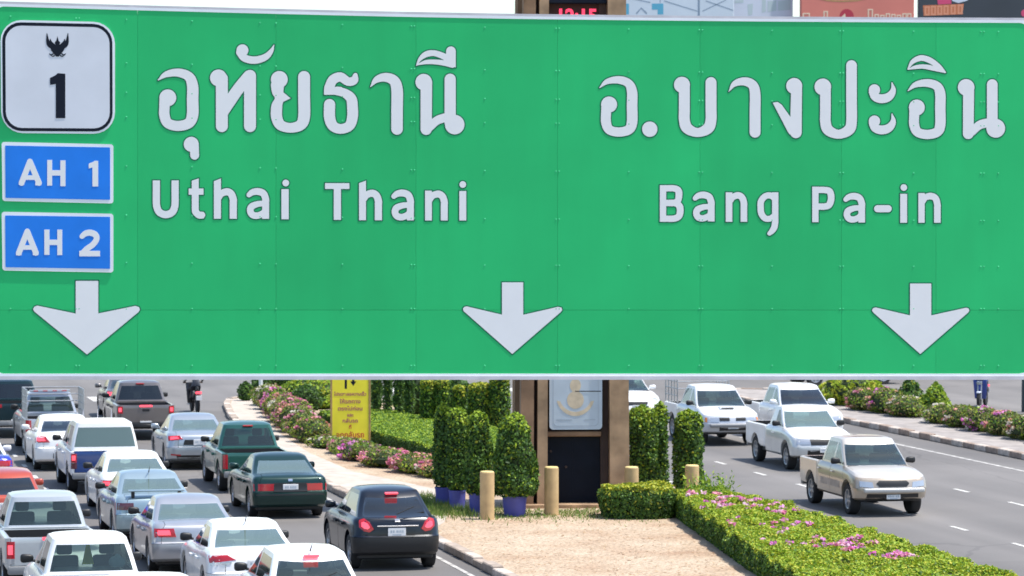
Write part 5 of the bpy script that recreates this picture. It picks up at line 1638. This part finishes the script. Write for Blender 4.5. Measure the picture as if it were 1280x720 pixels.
bprint(b4, B4, 'orange_lettering', [[(1151, 7), (1203, 5), (1201, 18.5), (1152, 20.5)]], M['bb_orange'], .003)
bprint(b4, B4, 'red_lettering', oL, plain('billboard_letter', (.66, .27, .16), .6), .0065)
bprint(b4, B4, 'pink_shape', [[(1168, -6), (1186, -6), (1187, 5), (1170, 6)]], M['bb_pink'], .008)
bprint(b4, B4, 'white_shape', [[(1186, -6), (1214, -6), (1207, 1), (1196, 4), (1188, 1.5)]], M['bb_white'], .010)
bprint(b4, B4, 'red_fruit', [[(1281 + 5 * math.cos(a), 17 + 5 * math.sin(a)) for a in np.linspace(0, 6.28, 20)[:-1]]], M['bb_pink'], .004)

# ------------------------------------------------------------------ traffic
QL = 'cars and pickups queueing on the left carriageway'
QR = 'oncoming cars and pickups on the right carriageway'
WHITE = ((.84, .84, .835), 0.)
SILV = ((.46, .48, .52), .55)
PALE = ((.62, .66, .67), .35)

def spoiler(root, S_, bvh, bm_, top):
    h = S_['L'] / 2
    b = bmesh.new()
    box(b, -.60, .60, -h + .10, -h + .30, 1.125, 1.16, .015, 2)
    sp = obj('spoiler', b, bm_, root, 40)
    for s in (-1, 1): obj('spoiler_leg', boxm(s * .5 - .035, s * .5 + .035, -h + .15, -h + .26, .98, 1.125, .01, 1), M['black'], sp)
def canopy(root, S_, bvh, bm_, top):
    h = S_['L'] / 2; y0, y1 = -h + .09, S_['y0'] - .03; zb_ = S_['bed_z'] + .004; zt = 1.84
    lv, zz = [], []
    for t in (0, .14, .5, .84, 1.0, 1.05):
        tt = min(t, 1); w_ = .84 - .15 * tt ** 1.3 - (.08 if t > 1 else 0)
        pts = half_outline(w_, y0 + .12 * tt + (.08 if t > 1 else 0), y1, (.10, .09), (.06, .05), .02, 0, [y0 + .5, (y0 + y1) / 2, y1 - .15], 4, 4)
        lv.append(pts); zz.append([zb_ + tt * (zt - .04 - zb_) + (.035 if t > 1 else 0)] * len(pts))
    g_ = loft(lv, zz, True, .02, 8)
    seg = g_.faces.layers.int['seg']; lev = g_.faces.layers.int['lev']
    def sel(f, segs, sx=0): return f[lev] in (1, 2) and f[seg] in segs and (sx == 0 or f.calc_center_median().x * sx > 0)
    for nm, segs, sx in (('canopy_rear_window', (0, 1, 2, 3), 0), ('canopy_side_window', (8, 9), 1), ('canopy_side_window', (8, 9), -1)):
        fs = [f for f in g_.faces if sel(f, segs, sx)]
        nb = bmesh.new(); vm = {}
        for f in fs:
            vs = []
            for v in f.verts:
                if v not in vm: vm[v] = nb.verts.new(v.co)
                vs.append(vm[v])
            nb.faces.new(vs)
        bmesh.ops.delete(g_, geom=fs, context='FACES')
        for f in bmesh.ops.inset_region(nb, faces=nb.faces[:], thickness=.03, depth=-.004, use_boundary=True)['faces']: f.material_index = 1
        obj(nm, nb, [M['glass_pale' if 'rear' in nm else 'glass'], M['black']], root, 50)
    obj('canopy', g_, bm_, root, 38)
    for x in (-.42, -.05, .30):
        b = bmesh.new(); cyl(b, (x, y1 - .1, zt - .02), (x, y1 - .12, zt + .22), .012, .006, 6); obj('aerial', b, M['frame'], root)
def cage(root, S_, bvh, bm_, top):
    h = S_['L'] / 2; y0, y1 = -h + .10, S_['y0'] - .05; z0 = S_['bed_z'] - .01; z1 = S_.get('cage_z', 1.95); w_ = S_['w'] - .06
    hgts = [z0 + (z1 - z0) * k for k in (.28, .52, .76, 1.0)]
    for s in (-1, 1):
        for k in range(5):
            y = y0 + (y1 - y0) * k / 4
            b = bmesh.new(); cyl(b, (s * w_, y, z0), (s * w_, y, z1), .022, n=8); obj('cage_post', b, M['steel'], root)
        for z in hgts:
            b = bmesh.new(); cyl(b, (s * w_, y0 - .02, z), (s * w_, y1 + .02, z), .018, n=8); obj('cage_rail', b, M['steel'], root)
    for y in (y1,):
        for z in hgts[1:]:
            b = bmesh.new(); cyl(b, (-w_ - .02, y, z), (w_ + .02, y, z), .018, n=8); obj('cage_rail', b, M['steel'], root)
def visor(root, S_, bvh, bm_, top):
    g = S_['g']; b = bmesh.new(); box(b, -.60, .60, g['y'][1] - .06, g['y'][1] + .12, g['roof'] - .005, g['roof'] + .05, .02, 2)
    v = obj('roof_bar', b, bm_, root, 40)
    for x in (-.42, -.14, .14, .42): obj('bar_lamp', boxm(x - .07, x + .07, g['y'][1] - .085, g['y'][1] - .062, g['roof'] + .006, g['roof'] + .042, .006, 1), M['lamp_red'], v)
def bumper_bar(root, S_, bvh, bm_, top):
    h = S_['L'] / 2; b = bmesh.new()
    box(b, -.74, .74, h - .03, h + .08, S_['zb'] + .21, S_['zb'] + .32, .04, 3)
    obj('bumper_bar', b, M[S_.get('bar', 'bumper_silver')], root, 40)
def stripe(root, S_, bvh, bm_, top):
    for s in (-1, 1): obj('side_stripe', boxm(s * (S_['w'] + .001), s * (S_['w'] + .006), -.55, 1.0, S_['zb'] + .22, S_['zb'] + .38, .001, 1), M['kerb_cream'], root)
def scoop(root, S_, bvh, bm_, top):
    obj('bonnet_scoop', boxm(-.24, .24, 1.55, 1.85, top(1.7) + .01, top(1.7) + .075, .03, 2), bm_, root)
    obj('scoop_mouth', boxm(-.19, .19, 1.845, 1.858, top(1.7) + .022, top(1.7) + .062, .004, 1), M['black'], root)
def wiper(root, S_, bvh, bm_, top):
    g = S_['g']; a = Vector((-.02, g['y'][0] - .015, top(g['y'][0]) + .10)); b = bmesh.new()
    cyl(b, a, a + Vector((.36, .06, .14)), .012, .008, 6); obj('rear_wiper', b, M['black'], root)
def high_lamp(on=True):
    def f(root, S_, bvh, bm_, top):
        g = S_['g']; y = g['y'][1]
        obj('brake_light', boxm(-.13, .13, y - .075, y + .02, g['roof'] - .105, g['roof'] - .065, .01, 1), M['lamp_on' if on else 'lamp_red'], root)
    return f
def gate_lamp(root, S_, bvh, bm_, top):
    obj('brake_light', boxm(-.20, .20, -S_['L'] / 2 + .035, -S_['L'] / 2 + .075, S_['bed_z'] - .065, S_['bed_z'] - .005, .01, 1), M['lamp_on'], root)
def aerial(root, S_, bvh, bm_, top):
    b = bmesh.new(); z = S_['g']['roof']; cyl(b, (0, S_['g']['y'][1] + .1, z - .02), (0, S_['g']['y'][1] - .12, z + .12), .014, .006, 6); obj('aerial', b, M['black'], root)
def edge_bar(root, S_, bvh, bm_, top):
    h = S_['L'] / 2; obj('chrome_strip', boxm(-.42, .42, -h + .03, -h + .06, .885, .91, .006, 1), M['chrome'], root)
def cabin_things(root, S_, bvh, bm_, top):
    g = S_['g']; y = g['y'][0] + .14
    obj('pennant', fill_mesh('pennant', [[(-.10, 1.22), (.10, 1.22), (.03, 1.55), (-.03, 1.55)]], .01), M['yellow'], root).location = (0, y + .5, 0)
    b = bmesh.new()
    for x, z, r_ in ((.40, 1.30, .10), (.50, 1.29, .09), (.45, 1.36, .07)):
        bmesh.ops.create_icosphere(b, subdivisions=2, radius=r_, matrix=Matrix.Translation((x, y + .06, z)) @ Matrix.Diagonal((1, .4, 1, 1)))
    obj('white_toy', b, M['sticker'], root, 60)

V = build_vehicle
# --- nearest lane to the island (front to back of the picture)
V('crossover', 'car', 'dark navy crossover nearest the kerb with round lit tail lights', QL, (12.05, 69.25), R(.4), hatch(((.006, .010, .018), .1), L=4.13, w=.885, zb=.24, axles=(-1.26, 1.30), wheel=(.345, .215),
    top=[(-2.07, 1.02), (-1.8, 1.06), (-.3, 1.03), (.8, 1.02), (1.15, 1.0), (1.7, .92), (2.1, .74)],
    g=dict(roof=1.58, y=(-1.98, -1.28, .18, 1.14), w=(.77, .58), cp=.30, ap=.14, bow0=.14, sag0=.08, cr=.85), glass='glass_dark', bump='black',
    rear=[('tail_light', [(.52, .84), (.60, .78), (.72, .80), (.84, .88), (.86, 1.02), (.76, 1.05), (.62, .98)], 'lamp_on'), ('badge', [(-.05, .98), (.05, .98), (.05, 1.05), (-.05, 1.05)], 'chrome')],
    rplate=(-.02, .78), extra=[high_lamp(), wiper, edge_bar], rr=(.32, .26), bow=.09))
V('sedan', 'car', 'dark green older sedan with wide dark red tail lights', QL, (11.62, 81.2), R(.3), sedan(((.006, .034, .030), .3), L=4.72, axles=(-1.40, 1.36), w=.88,
    top=[(-2.36, .96), (-1.9, 1.0), (-1.5, 1.0), (-.3, .94), (.9, .92), (1.25, .91), (1.9, .84), (2.4, .72)], rr=(.15, .14), rf=(.2, .18),
    g=dict(roof=1.41, y=(-1.75, -.85, .20, 1.10), w=(.78, .60), cp=.28, ap=.14, cr=.95), glass='glass_pale', sglass='glass',
    rear=[('tail_light', [(.40, .66), (.92, .66), (.94, .82), (.40, .82)], 'lamp_red'), ('licence_recess', [(-.39, .64), (.39, .64), (.39, .84), (-.39, .84)], 'black'), ('badge', [(-.05, .88), (.05, .88), (.05, .93), (-.05, .93)], 'chrome'), ('trim_strip', [(-.8, .555), (.8, .555), (.8, .585), (-.8, .585)], 'black')],
    rplate=(0, .73), loff=.014))
V('pickup_truck', 'pickup', 'green pickup with empty bed ahead of the green sedan', QL, (11.85, 88.6), R(-.2), pickup(((.030, .125, .098), .4), L=5.0, bed_z=1.03, glass='glass', low=((.20, .26, .25), .5),
    top=[(-.95, 1.05), (.9, 1.06), (1.3, 1.06), (1.9, .98), (2.5, .86)], g=dict(roof=1.68, y=(-.88, -.68, .50, 1.30), w=(.78, .61), cp=.12, ap=.12, bow0=.03, bow1=.10, sag0=.03),
    rear=[('tail_light', [(.76, .62), (.90, .62), (.90, .98), (.76, .98)], 'lamp_red')], extra=[high_lamp(False)]))
V('sedan', 'car', 'silver sedan with lit tail lights ahead of the green pickup', QL, (11.35, 96.2), R(-.2), sedan(((.40, .44, .48), .55), L=4.75, w=.90, glass='glass_pale', rr=(.30, .28),
    rear=[('tail_light', [(.50, .86), (.96, .80), (1.00, .94), (.62, .96)], 'lamp_on'), ('licence_recess', [(-.46, .70), (.46, .70), (.42, .84), (-.42, .84)], 'black'), ('reflector', [(.55, .40), (.85, .42), (.85, .46), (.55, .44)], 'lamp_red'), ('bumper_insert', [(-.60, .27), (.60, .27), (.66, .42), (-.66, .42)], 'black')], rplate=(.0, .77)))
V('pickup_truck', 'pickup', 'grey brown pickup with lit round tail lights far ahead near the sign edge', QL, (11.15, 108.6), R(-.2), pickup(((.20, .175, .165), .5), w=.90, sglass='glass_dark', glass='glass_dark', sbump='black',
    rear=[('tail_light', [(.74, .84), (.90, .84), (.90, 1.06), (.74, 1.06)], 'lamp_on')], extra=[gate_lamp, high_lamp(False)]))
V('sedan', 'car', 'dark grey car hidden beyond the grey brown pickup', QL, (11.75, 118.2), R(-1), sedan(((.16, .15, .15), .5), rear=[('tail_light', [(.60, .80), (1.0, .80), (1.0, 1.0), (.66, 1.0)], 'lamp_on')]))
# --- second lane
V('hatchback', 'car', 'white hatchback in the foreground with red lamp above its rear window', QL, (8.72, 58.2), R(.6), hatch(WHITE, extra=[high_lamp(), aerial, wiper], glass='glass', bmir=True, g=dict(roof=1.50, y=(-1.94, -1.30, .22, 1.12), w=(.77, .60), cp=.22, ap=.14, bow0=.16, sag0=.08)))
V('sedan', 'car', 'white sedan with long red tail lights behind the white hatchback', QL, (8.45, 63.8), R(.6), sedan(WHITE, glass='glass_pale', sglass='glass_dark', rr=(.30, .28), bmir=True,
    rear=[('tail_light', [(.42, .88), (.96, .82), (1.02, .95), (.60, .97)], 'lamp_red'), ('reversing_light', [(.50, .82), (.94, .77), (.96, .82), (.50, .87)], 'lamp_clear')], extra=[aerial]))
V('sedan', 'car', 'silver older sedan with bright red square tail lights', QL, (8.05, 69.5), R(.4), sedan(((.41, .425, .455), .5), glass='glass_pale', bmir=True, rr=(.18, .16),
    rear=[('tail_light', [(.44, .76), (.90, .76), (.92, .93), (.50, .93)], 'lamp_on')], rplate=(0, .62), g=dict(roof=1.45, y=(-1.72, -.85, .22, 1.18), w=(.79, .62), cp=.26, ap=.14, cr=.95)))
V('sedan', 'car', 'pale blue grey sedan with rear spoiler', QL, (7.95, 75.9), R(.5), sedan(((.34, .44, .48), .5), glass='glass_pale', bmir=True,
    rear=[('tail_light', [(.52, .74), (.94, .74), (.94, .89), (.54, .89)], 'lamp_dark')], rplate=(.05, .80), extra=[spoiler, aerial]))
V('sedan', 'car', 'white sedan partly hidden by the pale blue grey one', QL, (8.2, 81.9), R(.2), sedan(WHITE, glass='glass_pale', rear=[('tail_light', [(.60, .74), (1.0, .76), (1.0, .90), (.66, .90)], 'lamp_on')], bmir=True))
V('pickup_truck', 'pickup', 'white pickup with rear canopy and dark blue tailgate', QL, (8.05, 89.0), R(.2), pickup(WHITE, gate=((.008, .04, .17), .2), extra=[canopy], sglass='glass_dark', rear=[('tail_light', [(.74, .82), (.90, .82), (.90, 1.04), (.74, 1.04)], 'lamp_on'), ('reversing_light', [(.74, .66), (.90, .66), (.90, .81), (.74, .81)], 'lamp_dark')], sbump='bumper_grey'))
V('sedan', 'car', 'white sedan left of the canopied pickup with lit tail light', QL, (7.75, 96.5), R(.5), sedan(WHITE, glass='glass_dark', rear=[('tail_light', [(.52, .80), (1.0, .78), (1.02, .98), (.66, .96)], 'lamp_on'), ('licence_recess', [(-.4, .36), (.72, .36), (.60, .50), (-.4, .50)], 'black')], rplate=(0, .78)))
V('pickup_truck', 'pickup', 'silver pickup with cage over its bed and red lamps on the roof', QL, (7.9, 103.0), R(.4), pickup(((.45, .47, .50), .5), extra=[cage, visor], bed_z=1.06, cage_z=1.9))
V('pickup_truck', 'pickup', 'dark pickup with wide lit tail lights at the far left', QL, (7.3, 110.4), R(.4), pickup(((.010, .030, .036), .3), rear=[('tail_light', [(.50, .96), (.90, .96), (.90, 1.07), (.50, 1.07)], 'lamp_on')], glass='glass_dark'))
# --- third lane
V('sedan', 'car', 'white car at the bottom edge with red lamp on its roof edge', QL, (5.52, 52.7), R(.8), hatch(WHITE, extra=[high_lamp()], g=dict(roof=1.66, y=(-1.92, -1.45, .22, 1.12), w=(.77, .62), cp=.2, ap=.14, bow0=.14)))
JP = V('pickup_truck', 'pickup', 'white pickup with toys in its rear window and a covered load', QL, (5.12, 58.4), R(.8), pickup(WHITE, extra=[cabin_things], glass='glass'))
V('pickup_truck', 'pickup', 'silver white pickup with red lamp on its tailgate at the left edge', QL, (5.0, 66.9), R(.6), pickup(((.52, .545, .555), .35), w=.90, extra=[gate_lamp], glass='glass', rear=[('tail_light', [(.74, .70), (.90, .70), (.90, 1.02), (.74, 1.02)], 'lamp_on'), ('reversing_light', [(.74, .60), (.90, .60), (.90, .70), (.74, .70)], 'lamp_clear')]))
V('hatchback', 'car', 'orange red car with dark rear window at the left edge', QL, (4.85, 77.1), R(.5), hatch(((.40, .060, .030), .1), g=dict(roof=1.46, y=(-1.92, -1.35, .22, 1.12), w=(.76, .60), cp=.16, ap=.14, bow0=.10), glass='glass_dark', rear=[('tail_light', [(.62, .72), (.92, .74), (.94, .98), (.72, .98)], 'lamp_dark')]))
V('sedan', 'car', 'blue and white taxi cut off by the left edge', QL, (4.85, 88.2), R(.3), sedan(((.80, .80, .80), 0.), low=((.012, .030, .36), .1), low_all=True, glass='glass_dark'))
# load in the bed of the white pickup
b = bmesh.new(); bmesh.ops.create_grid(b, x_segments=22, y_segments=18, size=.5)
for v in b.verts:
    x, y = v.co.x, v.co.y
    e_ = min(1, 3.2 * (.5 - max(abs(x), abs(y))) + .15)
    v.co = Vector((x * 1.46, y * 1.36, e_ * (.22 + .09 * math.sin(9 * x + 3 * y) * math.cos(7 * y - 2 * x) + .04 * math.sin(23 * x - 17 * y))))
o = obj('tarpaulin', b, plain('grey_tarpaulin', (.10, .11, .14), .4, var=.3, scale=5), None, 70)
o.location = (5.15, 56.65, .80); tag(o, 'crumpled dark grey tarpaulin over the load in a white pickup bed', 'tarpaulin')

# --- oncoming traffic
FR_OLD = [('headlight', [(.46, .72), (.84, .72), (.85, .86), (.46, .86)], 'lamp_clear'), ('indicator', [(.85, .72), (.94, .72), (.94, .86), (.86, .86)], 'amber')]
V('pickup_truck', 'pickup', 'gold silver pickup with beige side stripe, nearest of the oncoming ones', QR, (25.5, 78.95), R(180 - .8), pickup(((.64, .59, .52), .3), low=((.42, .36, .29), .4), w=.88, fglass='glass', extra=[bumper_bar, stripe], L=5.0, top=[(-.95, 1.10), (.9, 1.10), (1.3, 1.09), (1.9, 1.02), (2.5, .90)],
    g=dict(roof=1.74, y=(-.88, -.66, .55, 1.34), w=(.79, .63), cp=.12, ap=.12, bow0=.03, bow1=.10, sag0=.03),
    front=[('headlight', [(.50, .68), (.86, .71), (.88, .84), (.54, .81)], 'lamp_clear'), ('grille', [(-.33, .70), (.33, .70), (.40, .78), (.33, .845), (-.33, .845), (-.40, .78)], 'black'), ('air_intake', [(-.64, .40), (.64, .40), (.62, .54), (-.62, .54)], 'black')], fplate=(0, .475)))
V('pickup_truck', 'pickup', 'white pickup with pale windscreen just behind the gold silver one', QR, (28.0, 92.4), R(180 - .5), pickup(WHITE, single=True, fglass='glass_pale', sglass='glass_dark', low=((.60, .62, .62), .3), g=dict(roof=1.70, y=(-.40, -.22, .58, 1.36), w=(.79, .63), cp=.10, ap=.12, bow0=.03, bow1=.10, sag0=.03), y0=-.45))
V('pickup_truck', 'pickup', 'tall white pickup with dark windscreen beside the verge', QR, (30.85, 102.4), R(180), pickup(WHITE, fglass='glass_dark', extra=[bumper_bar], bar='bumper_grey', bmir=False))
V('pickup_truck', 'pickup', 'older white pickup with cage and bonnet scoop near the tower', QR, (28.2, 102.4), R(180), pickup(WHITE, fglass='glass', low=((.52, .54, .57), .3), extra=[cage, bumper_bar, scoop], bar='bumper_grey', cage_z=2.0, L=5.0,
    front=FR_OLD + [('grille', [(-.40, .76), (-.10, .76), (-.10, .86), (-.42, .86)], 'black'), ('grille', [(.10, .76), (.40, .76), (.42, .86), (.10, .86)], 'black'), ('air_intake', [(-.42, .46), (.42, .46), (.42, .66), (-.42, .66)], 'black')], fplate=(0, .58)))
V('sedan', 'car', 'white car seen between the tower and the caged pickup', QR, (28.35, 114.6), R(180), sedan(WHITE, g=dict(roof=1.50, y=(-1.72, -.78, .28, 1.18), w=(.79, .62), cp=.26, ap=.14, cr=.9), fglass='glass'))
QF = 'vehicles on the side road beyond the verge'
V('pickup_truck', 'pickup', 'white pickup beyond the verge, only its wheels below the sign', QF, (42.2, 133.5), R(100), pickup(WHITE))
V('sedan', 'car', 'dark car on the side road behind the bright small tree', QF, (47.2, 140), R(95), sedan(((.02, .02, .025), .2)))
V('sedan', 'car', 'silver car on the side road above the scooter', QF, (53.5, 146.5), R(92), sedan(SILV))
V('sedan', 'car', 'pale car far away at the right end of the side road', QF, (61.0, 150.5), R(92), sedan(PALE))

# ------------------------------------------------------------------ motorbikes and their riders
def skin_body(name, joints, bones, mat, parent, sub=2):
    me = bpy.data.meshes.new(name)
    names = list(joints); idx = {n_: i for i, n_ in enumerate(names)}
    me.from_pydata([joints[n_][:3] for n_ in names], [(idx[a], idx[b]) for a, b in bones], [])
    o = bpy.data.objects.new(name, me); COL.objects.link(o)
    md = o.modifiers.new('s', 'SKIN'); md.use_smooth_shade = True
    for i, n_ in enumerate(names):
        r_ = joints[n_][3]; me.skin_vertices[0].data[i].radius = (r_ if not isinstance(r_, tuple) else r_[0], r_ if not isinstance(r_, tuple) else r_[1])
        me.skin_vertices[0].data[i].use_root = (i == 0)
    sm = o.modifiers.new('d', 'SUBSURF'); sm.levels = sub; sm.render_levels = sub
    m2 = bpy.data.meshes.new_from_object(o.evaluated_get(bpy.context.evaluated_depsgraph_get()))
    bpy.data.objects.remove(o); bpy.data.meshes.remove(me)
    return obj(name, m2, mat, parent, 180)

def motorbike(loc, rz, col, label):
    root = empty('motorbike', (*loc, 0), rz, label, 'motorbike')
    for y in (-.62, .62):
        tm, rm = wheel_mesh(.29, .10)
        e = empty('wheel', (0, y, .29)); e.parent = root
        link(bpy.data.objects.new('tyre', tm), e); link(bpy.data.objects.new('rim', rm), e)
    cm = paint(col, .2)
    skin_body('body_shell', {'a': (0, -.75, .72, (.11, .07)), 'b': (0, -.35, .70, (.13, .10)), 'c': (0, .10, .45, (.10, .11)), 'd': (0, .42, .62, (.10, .14)), 'e': (0, .50, .92, (.09, .10))}, [('a', 'b'), ('b', 'c'), ('c', 'd'), ('d', 'e')], cm, root)
    ls = boxm(-.25, .25, -.03, .03, -.36, .36, .028, 3)
    for v in ls.verts:
        t_ = (v.co.z + .36) / .72
        v.co = Vector((v.co.x * (.80 + .35 * math.sin(t_ * 2.6)), .37 + .12 * t_ + v.co.y - .25 * v.co.x ** 2, .66 + v.co.z))
    obj('leg_shield', ls, cm, root, 40)
    fm = boxm(-.07, .07, -.24, .24, -.03, .03, .028, 3)
    for v in fm.verts: v.co = Vector((v.co.x, .62 + v.co.y, .60 - 1.1 * v.co.y ** 2 + v.co.z))
    obj('front_mudguard', fm, M['bb_white'], root, 40)
    skin_body('saddle', {'a': (0, -.72, .82, (.05, .12)), 'b': (0, -.35, .79, (.05, .15)), 'c': (0, -.02, .74, (.05, .09))}, [('a', 'b'), ('b', 'c')], M['black'], root)
    b = bmesh.new(); cyl(b, (.35, .42, 1.02), (.10, .50, 1.00), .018, n=8); cyl(b, (-.35, .42, 1.02), (-.10, .50, 1.00), .018, n=8); cyl(b, (-.12, .5, 1.0), (.12, .5, 1.0), .03, n=8); obj('handlebar', b, M['black'], root)
    b = bmesh.new()
    for s in (-1, 1): cyl(b, (s * .06, .5, .95), (s * .06, .62, .29), .025, n=8)
    o = obj('fork', b, M['steel'], root); o['kind'] = 'stuff'
    for s in (-1, 1):
        b = bmesh.new(); cyl(b, (s * .30, .44, 1.02), (s * .36, .42, 1.16), .008, n=6); bmesh.ops.create_uvsphere(b, u_segments=10, v_segments=6, radius=.055, matrix=Matrix.Translation((s * .37, .42, 1.19)) @ Matrix.Diagonal((1.1, .4, .8, 1))); o = obj('mirror', b, M['chrome'], root, 40); o['kind'] = 'stuff'
    obj('tail_light', boxm(-.11, .11, -.90, -.84, .68, .76, .015, 2), M['lamp_on'], root)
    obj('headlight', boxm(-.10, .10, .57, .62, .82, .94, .03, 2), M['lamp_clear'], root)
    obj('rear_mudguard', boxm(-.07, .07, -.92, -.66, .50, .66, .02, 2), M['black'], root)
    obj('number_plate', boxm(-.10, .10, -.945, -.925, .46, .62, .006, 1), M['plate'], root)
    return root

def rider(loc, rz, cloth, trousers, helmet, label):
    root = empty('person', (*loc, 0), rz, label, 'person')
    J = {'pelvis': (0, -.28, .88, (.13, .15)), 'waist': (0, -.24, 1.05, (.12, .145)), 'chest': (0, -.16, 1.27, (.125, .17)), 'neckbase': (0, -.11, 1.43, (.07, .085)), 'neck': (0, -.09, 1.50, .05), 'headlow': (0, -.06, 1.57, (.075, .07)), 'head': (0, -.06, 1.66, (.09, .08))}
    Bn = [('pelvis', 'waist'), ('waist', 'chest'), ('chest', 'neckbase'), ('neckbase', 'neck'), ('neck', 'headlow'), ('headlow', 'head')]
    for s, q in ((-1, 'l'), (1, 'r')):
        J.update({q + 'sh': (s * .19, -.12, 1.38, .065), q + 'el': (s * .30, .05, 1.16, .045), q + 'wr': (s * .31, .34, 1.05, .034), q + 'hand': (s * .30, .43, 1.035, .035),
                  q + 'hip': (s * .10, -.22, .86, .095), q + 'kn': (s * .17, .22, .80, .065), q + 'an': (s * .16, .10, .38, .045), q + 'toe': (s * .16, .27, .33, .04)})
        Bn += [('neckbase', q + 'sh'), (q + 'sh', q + 'el'), (q + 'el', q + 'wr'), (q + 'wr', q + 'hand'), ('pelvis', q + 'hip'), (q + 'hip', q + 'kn'), (q + 'kn', q + 'an'), (q + 'an', q + 'toe')]
    body = skin_body('body', J, Bn, [plain('skin', (.32, .18, .11), .6), cloth, trousers, M['black']], root)
    for p in body.data.polygons:
        c = p.center
        p.material_index = 3 if c.z < .43 else 2 if c.z < .93 and not (abs(c.x) > .24 and c.y > .2) else 1 if c.z < 1.48 and c.y < .36 else 0
    b = bmesh.new(); bmesh.ops.create_uvsphere(b, u_segments=20, v_segments=14, radius=1)
    for v in b.verts: v.co = Vector((v.co.x * .125, v.co.y * .15 - .06, v.co.z * .135 + 1.69))
    bmesh.ops.delete(b, geom=[v for v in b.verts if v.co.z < 1.60 or (v.co.y > .03 and v.co.z < 1.70)], context='VERTS')
    obj('helmet', b, helmet, root, 60)
    # five fingers of each hand curled over the grip
    for s in (-1, 1):
        for k in range(5):
            fx = s * (.265 + .018 * k); L_ = (.05, .062, .066, .06, .05)[k]
            f = bmesh.new()
            if k == 0: tube(f, [(s * .262, .40, 1.04), (s * .255, .44, 1.02), (s * .27, .455, 1.0)], .011, 6)
            else: tube(f, [(fx, .44, 1.055), (fx, .44 + L_ * .55, 1.045), (fx, .44 + L_ * .5, 1.012), (fx, .44 + L_ * .1, 1.0)], .0095, 6)
            obj('thumb' if k == 0 else 'finger', f, body.data.materials[0], body, 60)
    return root
motorbike((14.35, 120.3), R(2), (.02, .02, .024), 'dark motorbike with red tail light riding away near the paved nose')
rider((14.35, 120.3), R(2), plain('dark_jacket', (.085, .092, .11), .8), plain('dark_trousers', (.012, .012, .016), .8), M['ink'], 'motorbike rider in dark jacket seen from behind')
motorbike((42.5, 117.6), R(150), (.02, .06, .30), 'blue scooter coming along the side road beyond the flowers')
rider((42.5, 117.6), R(150), plain('blue_shirt', (.05, .10, .30), .8), plain('navy_trousers', (.014, .016, .035), .8), M['bb_white'], 'scooter rider in blue shirt beyond the right flower bed')
